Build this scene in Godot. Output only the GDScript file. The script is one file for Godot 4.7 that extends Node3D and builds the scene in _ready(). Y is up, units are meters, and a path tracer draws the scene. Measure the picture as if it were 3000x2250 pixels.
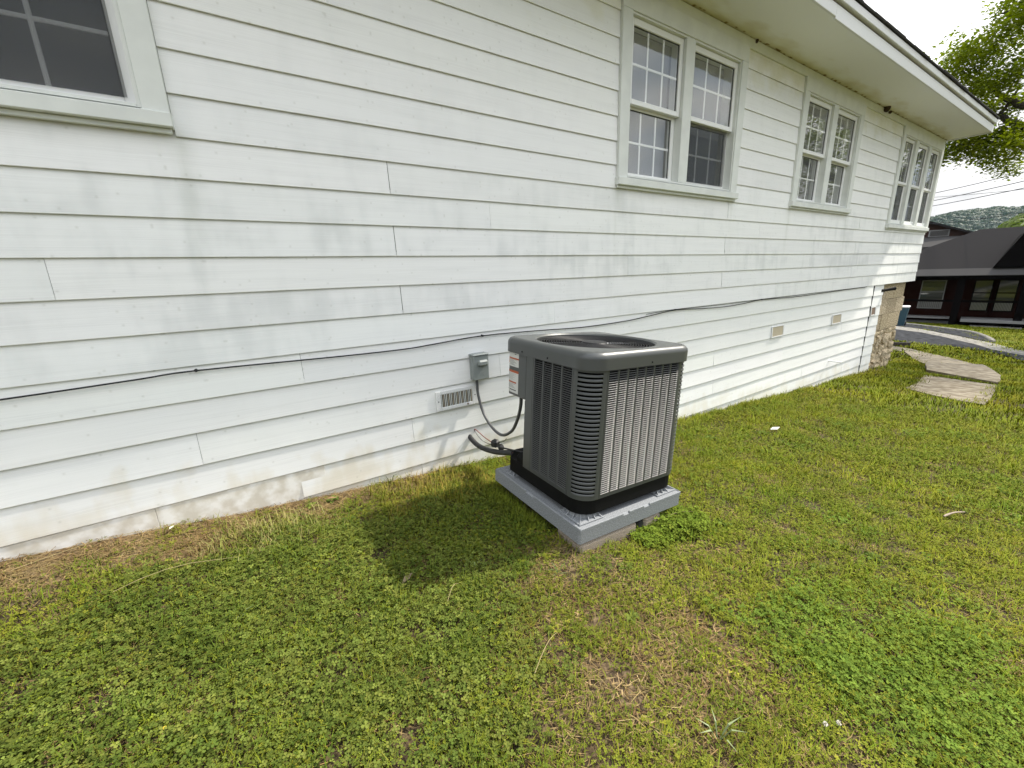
extends Node3D
# A white clapboard house wall with an outdoor air conditioner on a lawn.
# x runs along the wall, z comes out of the wall, y is up; the camera stands at (0, -0.485, 2.646).

const S := 0.1778            # height of one siding course
const WALL_END := 11.62
const SKIRT_END := 9.36

var rng := RandomNumberGenerator.new()
var nz := FastNoiseLite.new()
var nz2 := FastNoiseLite.new()
var taken := {}
var M := {}

# ------------------------------------------------------------------ mesh collecting
class MB:
	var v := PackedVector3Array()
	var n := PackedVector3Array()
	var uv := PackedVector2Array()
	var uv2 := PackedVector2Array()
	var c := PackedColorArray()
	var ix := PackedInt32Array()
	var col := Color(1, 1, 1)

	func vert(p: Vector3, nn: Vector3, u := Vector2.ZERO, u2 := Vector2.ZERO) -> int:
		v.append(p)
		n.append(nn)
		uv.append(u)
		uv2.append(u2)
		c.append(col)
		return v.size() - 1

	func tri(a: Vector3, b: Vector3, d: Vector3) -> void:   # counter-clockwise seen from outside
		var nn := (b - a).cross(d - a).normalized()
		var i := vert(a, nn)
		vert(b, nn)
		vert(d, nn)
		ix.append_array([i, i + 2, i + 1])

	func quad(a: Vector3, b: Vector3, d: Vector3, e: Vector3, us := [], us2 := []) -> void:
		var nn := (d - a).cross(e - b).normalized()
		var pts := [a, b, d, e]
		var i := v.size()
		for k in 4:
			vert(pts[k], nn, us[k] if us.size() else Vector2.ZERO, us2[k] if us2.size() else Vector2.ZERO)
		ix.append_array([i, i + 2, i + 1, i, i + 3, i + 2])

	func quad_n(a: Vector3, b: Vector3, d: Vector3, e: Vector3, na: Vector3, nb: Vector3, nd: Vector3, ne: Vector3) -> void:
		var i := vert(a, na)
		vert(b, nb)
		vert(d, nd)
		vert(e, ne)
		ix.append_array([i, i + 2, i + 1, i, i + 3, i + 2])

	func box(lo: Vector3, hi: Vector3, t := Transform3D.IDENTITY) -> void:
		cbox(lo, hi, 0.0, t)

	# a box with chamfered edges
	func cbox(lo: Vector3, hi: Vector3, b: float, t := Transform3D.IDENTITY) -> void:
		var ce := (lo + hi) * 0.5
		var h := (hi - lo) * 0.5
		b = min(b, min(h.x, min(h.y, h.z)) * 0.9)
		var axes := [Vector3.RIGHT, Vector3.UP, Vector3.BACK]
		for ax in 3:
			for s in [-1.0, 1.0]:
				var a1: int = (ax + 1) % 3
				var a2: int = (ax + 2) % 3
				var o: Vector3 = ce + axes[ax] * h[ax] * s
				var p: Vector3 = axes[a1] * (h[a1] - b)
				var q: Vector3 = axes[a2] * (h[a2] - b)
				if s > 0:
					quad(t * (o - p - q), t * (o + p - q), t * (o + p + q), t * (o - p + q))
				else:
					quad(t * (o - p - q), t * (o - p + q), t * (o + p + q), t * (o + p - q))
		if b <= 0.0:
			return
		for ax in 3:
			var a1: int = (ax + 1) % 3
			var a2: int = (ax + 2) % 3
			var l: Vector3 = axes[ax] * (h[ax] - b)
			for s1 in [-1.0, 1.0]:
				for s2 in [-1.0, 1.0]:
					var e1: Vector3 = ce + axes[a1] * h[a1] * s1 + axes[a2] * (h[a2] - b) * s2
					var e2: Vector3 = ce + axes[a1] * (h[a1] - b) * s1 + axes[a2] * h[a2] * s2
					if s1 * s2 > 0:
						quad(t * (e1 - l), t * (e2 - l), t * (e2 + l), t * (e1 + l))
					else:
						quad(t * (e2 - l), t * (e1 - l), t * (e1 + l), t * (e2 + l))
					if true:
						pass
		for sx in [-1.0, 1.0]:
			for sy in [-1.0, 1.0]:
				for sz in [-1.0, 1.0]:
					var k := Vector3(sx, sy, sz)
					var ps := []
					for ax in 3:
						var d := h - Vector3(b, b, b)
						d[ax] = h[ax]
						ps.append(t * (ce + d * k))
					if sx * sy * sz > 0:
						tri(ps[0], ps[1], ps[2])
					else:
						tri(ps[0], ps[2], ps[1])

	# a tube along points; radius a number or a list
	func tube(pts: Array, rad, sides := 8, caps := true) -> void:
		var rings := []
		var up := Vector3.UP
		var d0: Vector3 = (pts[1] - pts[0]).normalized()
		if absf(d0.y) > 0.9:
			up = Vector3.RIGHT
		var side := d0.cross(up).normalized()
		for i in pts.size():
			var d: Vector3
			if i == 0:
				d = pts[1] - pts[0]
			elif i == pts.size() - 1:
				d = pts[i] - pts[i - 1]
			else:
				d = pts[i + 1] - pts[i - 1]
			d = d.normalized()
			side = (side - d * side.dot(d)).normalized()
			var oth := d.cross(side)
			var r: float = rad[i] if rad is Array else rad
			var ring := []
			for k in sides:
				var a := TAU * k / sides
				var nn := side * cos(a) + oth * sin(a)
				ring.append([pts[i] + nn * r, nn])
			rings.append(ring)
		for i in pts.size() - 1:
			for k in sides:
				var k2 := (k + 1) % sides
				var a = rings[i][k]
				var b = rings[i][k2]
				var d = rings[i + 1][k2]
				var e = rings[i + 1][k]
				quad_n(a[0], b[0], d[0], e[0], a[1], b[1], d[1], e[1])
		if caps:
			for k in range(1, sides - 1):
				tri(rings[0][0][0], rings[0][k + 1][0], rings[0][k][0])
				var L: int = pts.size() - 1
				tri(rings[L][0][0], rings[L][k][0], rings[L][k + 1][0])

	# an upright ring of outline points (x, z), counter-clockwise from above, between two heights
	func wall_strip(o1: Array, h1: float, o2: Array, h2: float, n_at: Array = []) -> void:
		var m := o1.size()
		for k in m:
			var k2 := (k + 1) % m
			var a := Vector3(o1[k].x, h1, o1[k].y)
			var b := Vector3(o1[k2].x, h1, o1[k2].y)
			var d := Vector3(o2[k2].x, h2, o2[k2].y)
			var e := Vector3(o2[k].x, h2, o2[k].y)
			if n_at.size():
				quad_n(b, a, e, d, n_at[k2], n_at[k], n_at[k], n_at[k2])
			else:
				quad(b, a, e, d)

	func fan(o: Array, h: float, up: bool) -> void:
		for k in range(1, o.size() - 1):
			var a := Vector3(o[0].x, h, o[0].y)
			var b := Vector3(o[k].x, h, o[k].y)
			var d := Vector3(o[k + 1].x, h, o[k + 1].y)
			if up:
				tri(a, d, b)
			else:
				tri(a, b, d)

	func mesh(mat: Material = null) -> ArrayMesh:
		var arr := []
		arr.resize(Mesh.ARRAY_MAX)
		arr[Mesh.ARRAY_VERTEX] = v
		arr[Mesh.ARRAY_NORMAL] = n
		arr[Mesh.ARRAY_TEX_UV] = uv
		arr[Mesh.ARRAY_TEX_UV2] = uv2
		arr[Mesh.ARRAY_COLOR] = c
		arr[Mesh.ARRAY_INDEX] = ix
		var m := ArrayMesh.new()
		m.add_surface_from_arrays(Mesh.PRIMITIVE_TRIANGLES, arr)
		if mat:
			m.surface_set_material(0, mat)
		return m

# ------------------------------------------------------------------ nodes
func numbered(called: String, parent: Node) -> String:
	var key := str(parent.get_instance_id()) + called
	var k: int = taken.get(key, 0)
	taken[key] = k + 1
	return called if k == 0 else "%s_%03d" % [called, k]

func put(o: Node3D, called: String, parent: Node = self) -> Node3D:
	o.name = numbered(called, parent)
	parent.add_child(o, true)
	return o

func obj(called: String, mb, mat: Material, parent: Node = self, t := Transform3D.IDENTITY) -> MeshInstance3D:
	var o := MeshInstance3D.new()
	o.mesh = mb.mesh(mat) if mb is MB else mb
	o.transform = t
	put(o, called, parent)
	return o

func tag(o: Node, label: String, category: String, group := "", kind := "") -> void:
	if label:
		o.set_meta("label", label)
	if category:
		o.set_meta("category", category)
	if group:
		o.set_meta("group", group)
	if kind:
		o.set_meta("kind", kind)

func thing(called: String, label: String, category: String, at := Transform3D.IDENTITY, group := "") -> Node3D:
	var o := Node3D.new()
	o.transform = at
	put(o, called)
	tag(o, label, category, group)
	return o

func multi(called: String, mesh: Mesh, xf: Array, cols: Array, parent: Node = self) -> MultiMeshInstance3D:
	var mm := MultiMesh.new()
	mm.transform_format = MultiMesh.TRANSFORM_3D
	mm.use_colors = cols.size() > 0
	mm.mesh = mesh
	mm.instance_count = xf.size()
	for i in xf.size():
		mm.set_instance_transform(i, xf[i])
		if cols.size():
			mm.set_instance_color(i, cols[i])
	var o := MultiMeshInstance3D.new()
	o.multimesh = mm
	put(o, called, parent)
	o.set_meta("kind", "stuff")
	return o

# ------------------------------------------------------------------ materials
func lin(r: float, g: float, b: float) -> Color:
	return Color(r, g, b).linear_to_srgb()

func mat(r: float, g: float, b: float, rough := 0.7, metal := 0.0) -> StandardMaterial3D:
	var m := StandardMaterial3D.new()
	m.albedo_color = lin(r, g, b)
	m.roughness = rough
	m.metallic = metal
	return m

# a seamless noise picture between two multipliers of the base colour
func noise_tex(seed_: int, freq: float, lo: Color, hi: Color, size := 256, octaves := 4, contrast := 1.0) -> ImageTexture:
	var f := FastNoiseLite.new()
	f.seed = seed_
	f.frequency = freq
	f.noise_type = FastNoiseLite.TYPE_SIMPLEX_SMOOTH
	f.fractal_octaves = octaves
	var src := f.get_seamless_image(size, size)
	var im := Image.create(size, size, false, Image.FORMAT_RGB8)
	for y in size:
		for x in size:
			var t: float = clampf((src.get_pixel(x, y).r - 0.5) * contrast + 0.5, 0.0, 1.0)
			im.set_pixel(x, y, lo.lerp(hi, t))
	return ImageTexture.create_from_image(im)

func tri_tex(m: StandardMaterial3D, tex: Texture2D, sc: Vector3, bump := 0.0, world := true) -> StandardMaterial3D:
	m.albedo_texture = tex
	m.uv1_triplanar = true
	m.uv1_world_triplanar = world
	m.uv1_scale = sc
	if bump > 0.0:
		m.heightmap_enabled = true
		m.heightmap_texture = tex
		m.heightmap_scale = bump
	return m

func grey(v: float) -> Color:
	return Color(v, v, v)

func make_materials() -> void:
	var speck := noise_tex(3, 0.08, grey(0.80), grey(1.0), 256, 4, 1.6)
	var fine := noise_tex(4, 0.25, grey(0.86), grey(1.0), 256, 3, 1.5)
	M.speck = speck
	M.fine = fine
	# siding: grain on uv1, dirt of the whole wall on uv2
	var sd := mat(0.845, 0.855, 0.848, 0.6)
	sd.vertex_color_use_as_albedo = true
	var grain := grain_tex()
	sd.albedo_texture = grain
	sd.heightmap_enabled = true
	sd.heightmap_texture = grain
	sd.heightmap_scale = 0.13
	sd.detail_enabled = true
	sd.detail_blend_mode = BaseMaterial3D.BLEND_MODE_MUL
	sd.detail_uv_layer = BaseMaterial3D.DETAIL_UV_2
	sd.detail_albedo = wall_dirt()
	M.siding = sd
	M.trim = tri_tex(mat(0.70, 0.725, 0.69, 0.5), noise_tex(8, 0.02, grey(0.95), grey(1.0), 256, 5, 1.2), Vector3(0.9, 0.9, 0.9))
	M.vinyl = mat(0.80, 0.81, 0.80, 0.35)
	M.muntin = mat(0.86, 0.87, 0.86, 0.35)
	M.seal = mat(0.02, 0.02, 0.022, 0.8)
	var so := mat(0.80, 0.81, 0.80, 0.75)
	so.albedo_texture = soffit_stain()
	M.soffit = so
	M.fascia = tri_tex(mat(0.78, 0.79, 0.78, 0.5), fine, Vector3(2, 2, 2))
	M.groove = mat(0.11, 0.085, 0.08, 0.9)
	M.sheath = mat(0.025, 0.023, 0.022, 0.95)
	M.shingle = tri_tex(mat(0.052, 0.048, 0.048, 0.95), noise_tex(12, 0.2, grey(0.55), grey(1.0), 256, 3, 2.0), Vector3(2, 2, 2), 0.3)
	M.foot_wall = tri_tex(mat(0.80, 0.79, 0.755, 0.9), noise_tex(13, 0.02, Color(0.88, 0.86, 0.82), Color(1, 1, 1), 256, 5, 1.9), Vector3(1.7, 1.7, 1.7), 0.4)
	M.stone = []
	for k in 4:
		var c: Array = [[0.68, 0.58, 0.40], [0.61, 0.52, 0.35], [0.73, 0.63, 0.46], [0.56, 0.475, 0.33]][k]
		M.stone.append(tri_tex(mat(c[0], c[1], c[2], 0.92), noise_tex(20 + k, 0.05, Color(0.6, 0.57, 0.52), Color(1, 1, 1), 256, 5, 1.7), Vector3(2.2, 2.2, 2.2), 1.2))
	M.mortar = mat(0.50, 0.42, 0.29, 0.95)
	var gl := mat(0.75, 0.8, 0.8, 0.02)
	gl.transparency = BaseMaterial3D.TRANSPARENCY_ALPHA
	gl.albedo_color.a = 0.06
	gl.metallic_specular = 0.6
	M.glass = gl
	var scn := mat(0.05, 0.055, 0.055, 0.8)
	scn.transparency = BaseMaterial3D.TRANSPARENCY_ALPHA
	scn.albedo_color.a = 0.33
	M.screen = scn
	M.room = mat(0.22, 0.21, 0.20, 0.9)
	M.blind = mat(0.27, 0.275, 0.285, 0.8)
	M.curtain = mat(0.085, 0.075, 0.075, 0.9)
	# air conditioner
	M.ac = tri_tex(mat(0.060, 0.064, 0.062, 0.37), noise_tex(31, 0.3, grey(0.93), grey(1.0), 128, 2, 1.5), Vector3(9, 9, 9), 0.0, false)
	M.ac.metallic_specular = 0.5
	M.slat = mat(0.064, 0.066, 0.064, 0.42, 0.05)
	M.slat.metallic_specular = 0.5
	M.black = mat(0.006, 0.006, 0.006, 0.6)
	M.black.metallic_specular = 0.2
	M.coil = mat(0.006, 0.006, 0.006, 0.8)
	M.coil.metallic_specular = 0.1
	M.steel = mat(0.02, 0.02, 0.021, 0.45)
	M.steel.metallic_specular = 0.25
	M.bright = mat(0.5, 0.5, 0.5, 0.35, 0.6)  # highlight tone for two guard struts, light put into the colour
	M.pad = tri_tex(mat(0.275, 0.29, 0.305, 0.62), noise_tex(33, 0.12, grey(0.72), grey(1.0), 256, 5, 1.5), Vector3(4, 4, 4), 0.05, false)
	M.block = tri_tex(mat(0.46, 0.385, 0.30, 0.95), noise_tex(34, 0.2, grey(0.55), grey(1.0), 256, 4, 1.8), Vector3(4, 4, 4), 0.5, false)
	M.rubber = mat(0.018, 0.018, 0.019, 0.6)
	M.conduit = mat(0.075, 0.078, 0.08, 0.45)
	M.copper = mat(0.35, 0.10, 0.06, 0.4, 0.6)
	M.wire_red = mat(0.20, 0.05, 0.03, 0.6)
	M.box_grey = tri_tex(mat(0.245, 0.275, 0.268, 0.42), fine, Vector3(5, 5, 5))
	M.box_grey.metallic_specular = 0.6
	M.cable = mat(0.035, 0.035, 0.037, 0.7)
	M.cable.metallic_specular = 0.25
	M.tan = mat(0.42, 0.37, 0.27, 0.85)
	M.rust = mat(0.16, 0.11, 0.075, 0.9)
	# ground things
	M.concrete = tri_tex(mat(0.285, 0.248, 0.182, 0.95), noise_tex(41, 0.012, Color(0.70, 0.66, 0.61), Color(1, 1, 1), 512, 7, 1.5), Vector3(0.8, 0.8, 0.8))
	M.asphalt = tri_tex(mat(0.058, 0.060, 0.066, 0.95), noise_tex(42, 0.03, grey(0.62), grey(1.0), 256, 6, 1.8), Vector3(0.5, 0.5, 0.5))
	M.asphalt.metallic_specular = 0.1
	M.gutter = tri_tex(mat(0.25, 0.235, 0.205, 0.95), noise_tex(43, 0.03, grey(0.6), grey(1.0), 256, 5, 1.9), Vector3(0.6, 0.6, 0.6))
	var g := mat(1, 1, 1, 1.0)
	g.vertex_color_use_as_albedo = true
	tri_tex(g, noise_tex(44, 0.06, Color(0.55, 0.5, 0.45), Color(1, 1, 1), 512, 6, 2.2), Vector3(0.9, 0.9, 0.9), 1.5)
	M.ground = g
	for nm in ["blade", "clover"]:
		var m := mat(1, 1, 1, 0.62)
		m.vertex_color_use_as_albedo = true
		m.cull_mode = BaseMaterial3D.CULL_DISABLED
		m.backlight_enabled = true
		m.backlight = Color(0.42, 0.46, 0.14)
		m.metallic_specular = 0.1
		M[nm] = m
	var lf := mat(1, 1, 1, 0.6)
	lf.vertex_color_use_as_albedo = true
	lf.cull_mode = BaseMaterial3D.CULL_DISABLED
	lf.backlight_enabled = true
	lf.backlight = Color(0.85, 0.9, 0.25)
	lf.metallic_specular = 0.25
	M.leaf = lf
	M.bark = tri_tex(mat(0.075, 0.062, 0.05, 0.95), noise_tex(46, 0.08, grey(0.5), grey(1.0), 256, 5, 1.8), Vector3(2, 0.6, 2), 1.0)
	# across the road
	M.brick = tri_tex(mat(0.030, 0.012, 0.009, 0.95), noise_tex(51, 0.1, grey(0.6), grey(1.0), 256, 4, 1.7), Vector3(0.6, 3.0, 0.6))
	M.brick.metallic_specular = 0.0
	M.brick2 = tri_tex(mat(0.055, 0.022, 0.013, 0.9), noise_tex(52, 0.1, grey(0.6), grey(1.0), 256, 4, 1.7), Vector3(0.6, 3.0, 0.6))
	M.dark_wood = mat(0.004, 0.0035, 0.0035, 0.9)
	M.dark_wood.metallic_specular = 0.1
	M.far_roof = tri_tex(mat(0.042, 0.040, 0.040, 0.95), noise_tex(53, 0.2, grey(0.6), grey(1.0), 256, 3, 2.0), Vector3(0.7, 2.5, 0.7))
	M.far_roof.metallic_specular = 0.0
	M.far_metal = tri_tex(mat(0.075, 0.072, 0.07, 0.8), fine, Vector3(0.6, 0.6, 0.6))
	M.far_metal.metallic_specular = 0.0
	M.far_trim = mat(0.20, 0.20, 0.20, 0.6)
	var fg := mat(0.055, 0.058, 0.045, 0.04)  # green-grey base colour stands in for the reflected lawn
	fg.metallic_specular = 1.0
	M.far_glass = fg
	M.lace = mat(0.16, 0.16, 0.155, 0.8)
	M.bin = mat(0.02, 0.06, 0.085, 0.5)
	M.hill = mat(0.020, 0.036, 0.020, 1.0)
	M.nest = mat(0.055, 0.035, 0.02, 1.0)

# cedar grain: long wavy streaks
func grain_tex() -> ImageTexture:
	var f := FastNoiseLite.new()
	f.seed = 77
	f.frequency = 0.02
	f.noise_type = FastNoiseLite.TYPE_SIMPLEX_SMOOTH
	f.fractal_octaves = 3
	var w := 512
	var h := 512
	var im := Image.create(w, h, false, Image.FORMAT_RGB8)
	for y in h:
		for x in w:
			# a torus in noise space keeps both seams closed; the picture is far denser across than along
			var a := TAU * x / w
			var yy := float(y)
			var warp := 9.0 * f.get_noise_3d(cos(a) * 22.0, sin(a) * 22.0, yy * 0.5)
			var s := f.get_noise_3d(cos(a) * 14.0, sin(a) * 14.0, (yy + warp) * 7.0)
			var band := 0.5 + 0.5 * f.get_noise_3d(cos(a) * 10.0 + 300.0, sin(a) * 10.0, yy * 0.9)
			var t := clampf(absf(s) * 2.6, 0.0, 1.0)
			t = lerpf(1.0, t, clampf(band * 1.7 - 0.3, 0.1, 1.0))
			im.set_pixel(x, y, grey(lerpf(0.955, 1.0, t)))
	return ImageTexture.create_from_image(im)

# mildew and dirt of the whole wall, 14 m by 4.4 m from (-2, 1.7)
func wall_dirt() -> ImageTexture:
	var w := 1536
	var h := 480
	var im := Image.create(w, h, false, Image.FORMAT_RGB8)
	var f := FastNoiseLite.new()
	f.seed = 5
	f.frequency = 1.0
	f.fractal_octaves = 5
	f.noise_type = FastNoiseLite.TYPE_SIMPLEX_SMOOTH
	for y in h:
		for x in w:
			var wx := -2.0 + 14.0 * x / w
			var wy := 1.7 - 4.4 * y / h
			var k := -wy / S
			var big := f.get_noise_2d(wx * 0.9, wy * 1.3)
			var mid := f.get_noise_2d(wx * 3.2 + 40.0, wy * 3.0)
			var run := f.get_noise_2d(wx * 9.0 + 90.0, wy * 1.2)
			var row := floorf(k)
			var tone := f.get_noise_2d(wx * 0.35 + row * 17.3, row * 9.1)
			# mildew favours the courses under the windows
			var zone := clampf(1.0 - absf(k - 2.2) / 4.5, 0.0, 1.0) * 0.8 + 0.3
			if k > 5.0:
				zone = 0.12
			var patch := smooth(-0.15, 0.9, big * 0.6 + mid * 0.7 + run * 0.5 + tone * 0.9) * zone
			var c := Color(1, 1, 1).lerp(Color(0.92, 0.925, 0.925), patch)
			# yellowish algae close to the soffit, with an edge of its own
			var alg := clampf((wy - 1.30) * 2.2 + mid * 0.7, 0.0, 1.0)
			c = c * Color(1, 1, 1).lerp(Color(0.95, 0.94, 0.86), alg)
			# soil splashed on the lowest boards
			var gy := ground_line(wx)
			var spl := clampf(1.0 - (wy - gy) / 0.24 + mid * 1.1 + run * 0.5, 0.0, 1.0)
			c = c * Color(1, 1, 1).lerp(Color(0.86, 0.80, 0.68), spl * (0.42 if wx < 2.0 else 0.25))
			# rain streaks below the ends of the window sills
			for e in [2.85, 4.62, 5.90, 7.70, -0.10]:
				var dx := absf(wx - e - 0.03 * mid)
				if dx < 0.09 and wy < 0.19:
					var st := (1.0 - dx / 0.09) * clampf(1.0 - (0.19 - wy) / (0.55 + 0.3 * run), 0.0, 1.0)
					c = c * Color(1, 1, 1).lerp(Color(0.92, 0.925, 0.91), st * clampf(0.6 + run, 0.0, 1.0))
			# specks
			if f.get_noise_2d(wx * 26.0 + 7.0, wy * 26.0) > 0.58:
				c = c * Color(0.92, 0.92, 0.91)
			im.set_pixel(x, y, c)
	return ImageTexture.create_from_image(im)

func soffit_stain() -> ImageTexture:
	var w := 512
	var h := 64
	var f := FastNoiseLite.new()
	f.seed = 15
	f.frequency = 1.0
	f.fractal_octaves = 5
	var im := Image.create(w, h, false, Image.FORMAT_RGB8)
	for y in h:
		for x in w:
			var wx := 14.0 * x / w
			var z := 0.64 * y / h
			var a := f.get_noise_2d(wx * 1.6, z * 5.0)
			var s := clampf(0.85 - z * 4.2 + a * 0.75, 0.0, 1.0)
			var c := Color(1, 1, 1).lerp(Color(0.84, 0.80, 0.66), s * 0.75)
			if z < 0.06 and f.get_noise_2d(wx * 12.0, z * 12.0) > 0.25:
				c = c * Color(0.6, 0.5, 0.38)
			im.set_pixel(x, y, c)
	return ImageTexture.create_from_image(im)

# ------------------------------------------------------------------ the ground's height
const GX := [-1.08, 0.378, 1.1, 4.396, 6.565, 9.358, 13.0, 20.0, 36.0, 60.0, 120.0, 700.0]
const GY := [-1.666, -1.82, -1.869, -2.18, -2.339, -2.476, -2.72, -3.2, -4.3, -5.2, -6.0, -6.0]

func ground_line(x: float) -> float:
	if x < GX[0]:
		return maxf(-1.666 - 0.1 * (x + 1.08), -1.666) if x > -6.0 else -1.174
	for i in range(1, GX.size()):
		if x <= GX[i]:
			return lerpf(GY[i - 1], GY[i], (x - GX[i - 1]) / (GX[i] - GX[i - 1]))
	return GY[GY.size() - 1]

func gy(x: float, z: float) -> float:
	var y := ground_line(x) + 0.02 * clampf(z, 0.0, 6.0)
	if x > -4.0 and x < 30.0 and z > -6.0 and z < 8.0:
		y += 0.012 * nz.get_noise_2d(x * 1.7, z * 1.7)
	y += 0.022 * (1.0 - smooth(0.12, 0.42, Vector2(x - 1.24, z - 1.36).length()))
	return y

func smooth(a: float, b: float, x: float) -> float:
	var t := clampf((x - a) / (b - a), 0.0, 1.0)
	return t * t * (3.0 - 2.0 * t)

func blob(x: float, z: float, cx: float, cz: float, rx: float, rz: float) -> float:
	var d := Vector2((x - cx) / rx, (z - cz) / rz).length()
	d += 0.35 * nz.get_noise_2d(x * 3.0 + 11.0, z * 3.0)
	return 1.0 - smooth(0.7, 1.15, d)

# ------------------------------------------------------------------ entry
func _ready() -> void:
	rng.seed = 20240
	nz.seed = 9
	nz.frequency = 1.0
	nz.fractal_octaves = 4
	nz2.seed = 21
	nz2.frequency = 1.0
	nz2.fractal_octaves = 3
	# camera, sky, sun, exposure
	var cam := Camera3D.new()
	cam.name = "camera"
	cam.fov = 86.046
	cam.near = 0.02
	cam.far = 2000.0
	var ya := -0.580560988
	var pi_ := -0.261643676
	var ro := -0.0334048828
	cam.transform = Transform3D(Basis(Vector3.UP, ya) * Basis(Vector3.RIGHT, pi_) * Basis(Vector3.BACK, ro), Vector3(0, -0.485251, 2.646280))
	add_child(cam)
	cam.current = true
	var we := WorldEnvironment.new()
	we.name = "environment"
	var env := Environment.new()
	env.background_mode = Environment.BG_SKY
	var sky := Sky.new()
	var pm := PanoramaSkyMaterial.new()
	pm.panorama = sky_picture()
	sky.sky_material = pm
	env.sky = sky
	env.background_energy_multiplier = 1.0
	env.tonemap_mode = Environment.TONE_MAPPER_LINEAR
	env.tonemap_exposure = 1.9
	env.fog_enabled = true
	env.fog_density = 0.00007
	env.fog_light_color = Color(0.78, 0.84, 0.92)
	env.sdfgi_enabled = true
	env.ssao_enabled = true
	env.ssil_enabled = true
	we.environment = env
	add_child(we)
	var sun := DirectionalLight3D.new()
	sun.name = "sun"
	sun.light_energy = 1.28
	sun.light_color = Color(1.0, 0.97, 0.92)
	sun.light_angular_distance = 2.2
	sun.shadow_enabled = true
	add_child(sun)
	sun.look_at_from_position(Vector3(10, 10, 1.9), Vector3.ZERO, Vector3.UP)

	make_materials()
	build_ground()
	build_house()
	build_pad_and_unit()
	build_wall_fittings()
	build_path_and_road()
	build_neighbours()
	build_hills()
	build_tree()
	build_lawn()
	build_small_things()

# cloudy bright sky, brighter towards the zenith as overcast skies are
func sky_picture() -> ImageTexture:
	var w := 1024
	var h := 512
	var im := Image.create(w, h, false, Image.FORMAT_RGBAF)
	var f := FastNoiseLite.new()
	f.seed = 3
	f.frequency = 1.0
	f.fractal_octaves = 5
	f.noise_type = FastNoiseLite.TYPE_SIMPLEX_SMOOTH
	for y in h:
		var el := PI * (0.5 - (y + 0.5) / h)
		var up := sin(el)
		for x in w:
			var az := TAU * x / w
			var d := Vector3(cos(el) * cos(az), up, cos(el) * sin(az))
			# clouds flatten and crowd together towards the horizon
			var k := 1.0 / (0.25 + maxf(up, 0.0))
			var n := f.get_noise_3d(d.x * k * 0.9, up * 2.0, d.z * k * 0.9)
			var n2 := f.get_noise_3d(d.x * 3.0 + 20.0, up * 7.0, d.z * 3.0)
			var t := clampf(0.50 + n * 1.3 + n2 * 0.55, 0.0, 1.0)
			var lum := 0.38 + 1.32 * maxf(up, 0.0)
			var c := Color(0.72, 0.84, 1.02).lerp(Color(1.0, 1.0, 1.0), smooth(0.1, 0.7, t))
			lum *= lerpf(0.52, 1.24, t)
			im.set_pixel(x, y, Color(c.r * lum, c.g * lum, c.b * lum, 1.0))
	return ImageTexture.create_from_image(im)

# ------------------------------------------------------------------ ground sheet
func lawn_color(x: float, z: float) -> Color:
	# colour of the living turf (linear)
	var n := nz.get_noise_2d(x * 0.8 + 5.0, z * 0.8)
	var m := nz2.get_noise_2d(x * 2.6, z * 2.6 + 9.0)
	var c := Color(0.222, 0.235, 0.017).lerp(Color(0.148, 0.190, 0.016), smooth(-0.4, 0.4, n))
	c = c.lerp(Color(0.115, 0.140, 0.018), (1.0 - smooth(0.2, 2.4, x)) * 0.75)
	c = c.lerp(Color(0.20, 0.165, 0.035), smooth(0.10, 0.55, m) * 0.5)
	return c

func clover_share(x: float, z: float) -> float:
	var n := nz.get_noise_2d(x * 0.9 + 31.0, z * 0.9 + 4.0)
	var a := blob(x, z, -0.1, 1.15, 1.05, 0.85)
	var b := blob(x, z, 1.72, 2.40, 0.36, 0.40) * 0.85
	var c := blob(x, z, 0.75, 0.9, 0.55, 0.5) * 0.8
	return clampf(maxf(maxf(a, b), c) + n * 0.35, 0.0, 1.0)

func straw_share(x: float, z: float) -> float:
	# dead grass and clippings against the wall, bare thatch before the camera
	var a := (1.0 - smooth(0.14, 0.42, z + 0.16 * nz.get_noise_2d(x * 2.2, 3.0))) * (1.0 - smooth(0.9, 1.3, x))
	var b := blob(x, z, -0.35, 0.28, 0.45, 0.17)
	var c := blob(x, z, 1.05, 1.90, 0.42, 0.42) * 0.42
	var d := maxf(blob(x, z, 1.30, 1.50, 0.34, 0.18) * 0.25, blob(x, z, 1.0, 1.28, 0.24, 0.14) * 0.6)
	var e := smooth(0.25, 0.6, nz2.get_noise_2d(x * 2.1 + 50.0, z * 2.1)) * 0.28
	return clampf(maxf(maxf(maxf(a, b), maxf(c, d)), e), 0.0, 1.0)

func on_hard(x: float, z: float) -> bool:
	var p := Vector2(x, z)
	for poly in hard:
		if Geometry2D.is_point_in_polygon(p, poly):
			return true
	return false

var hard := []

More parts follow.
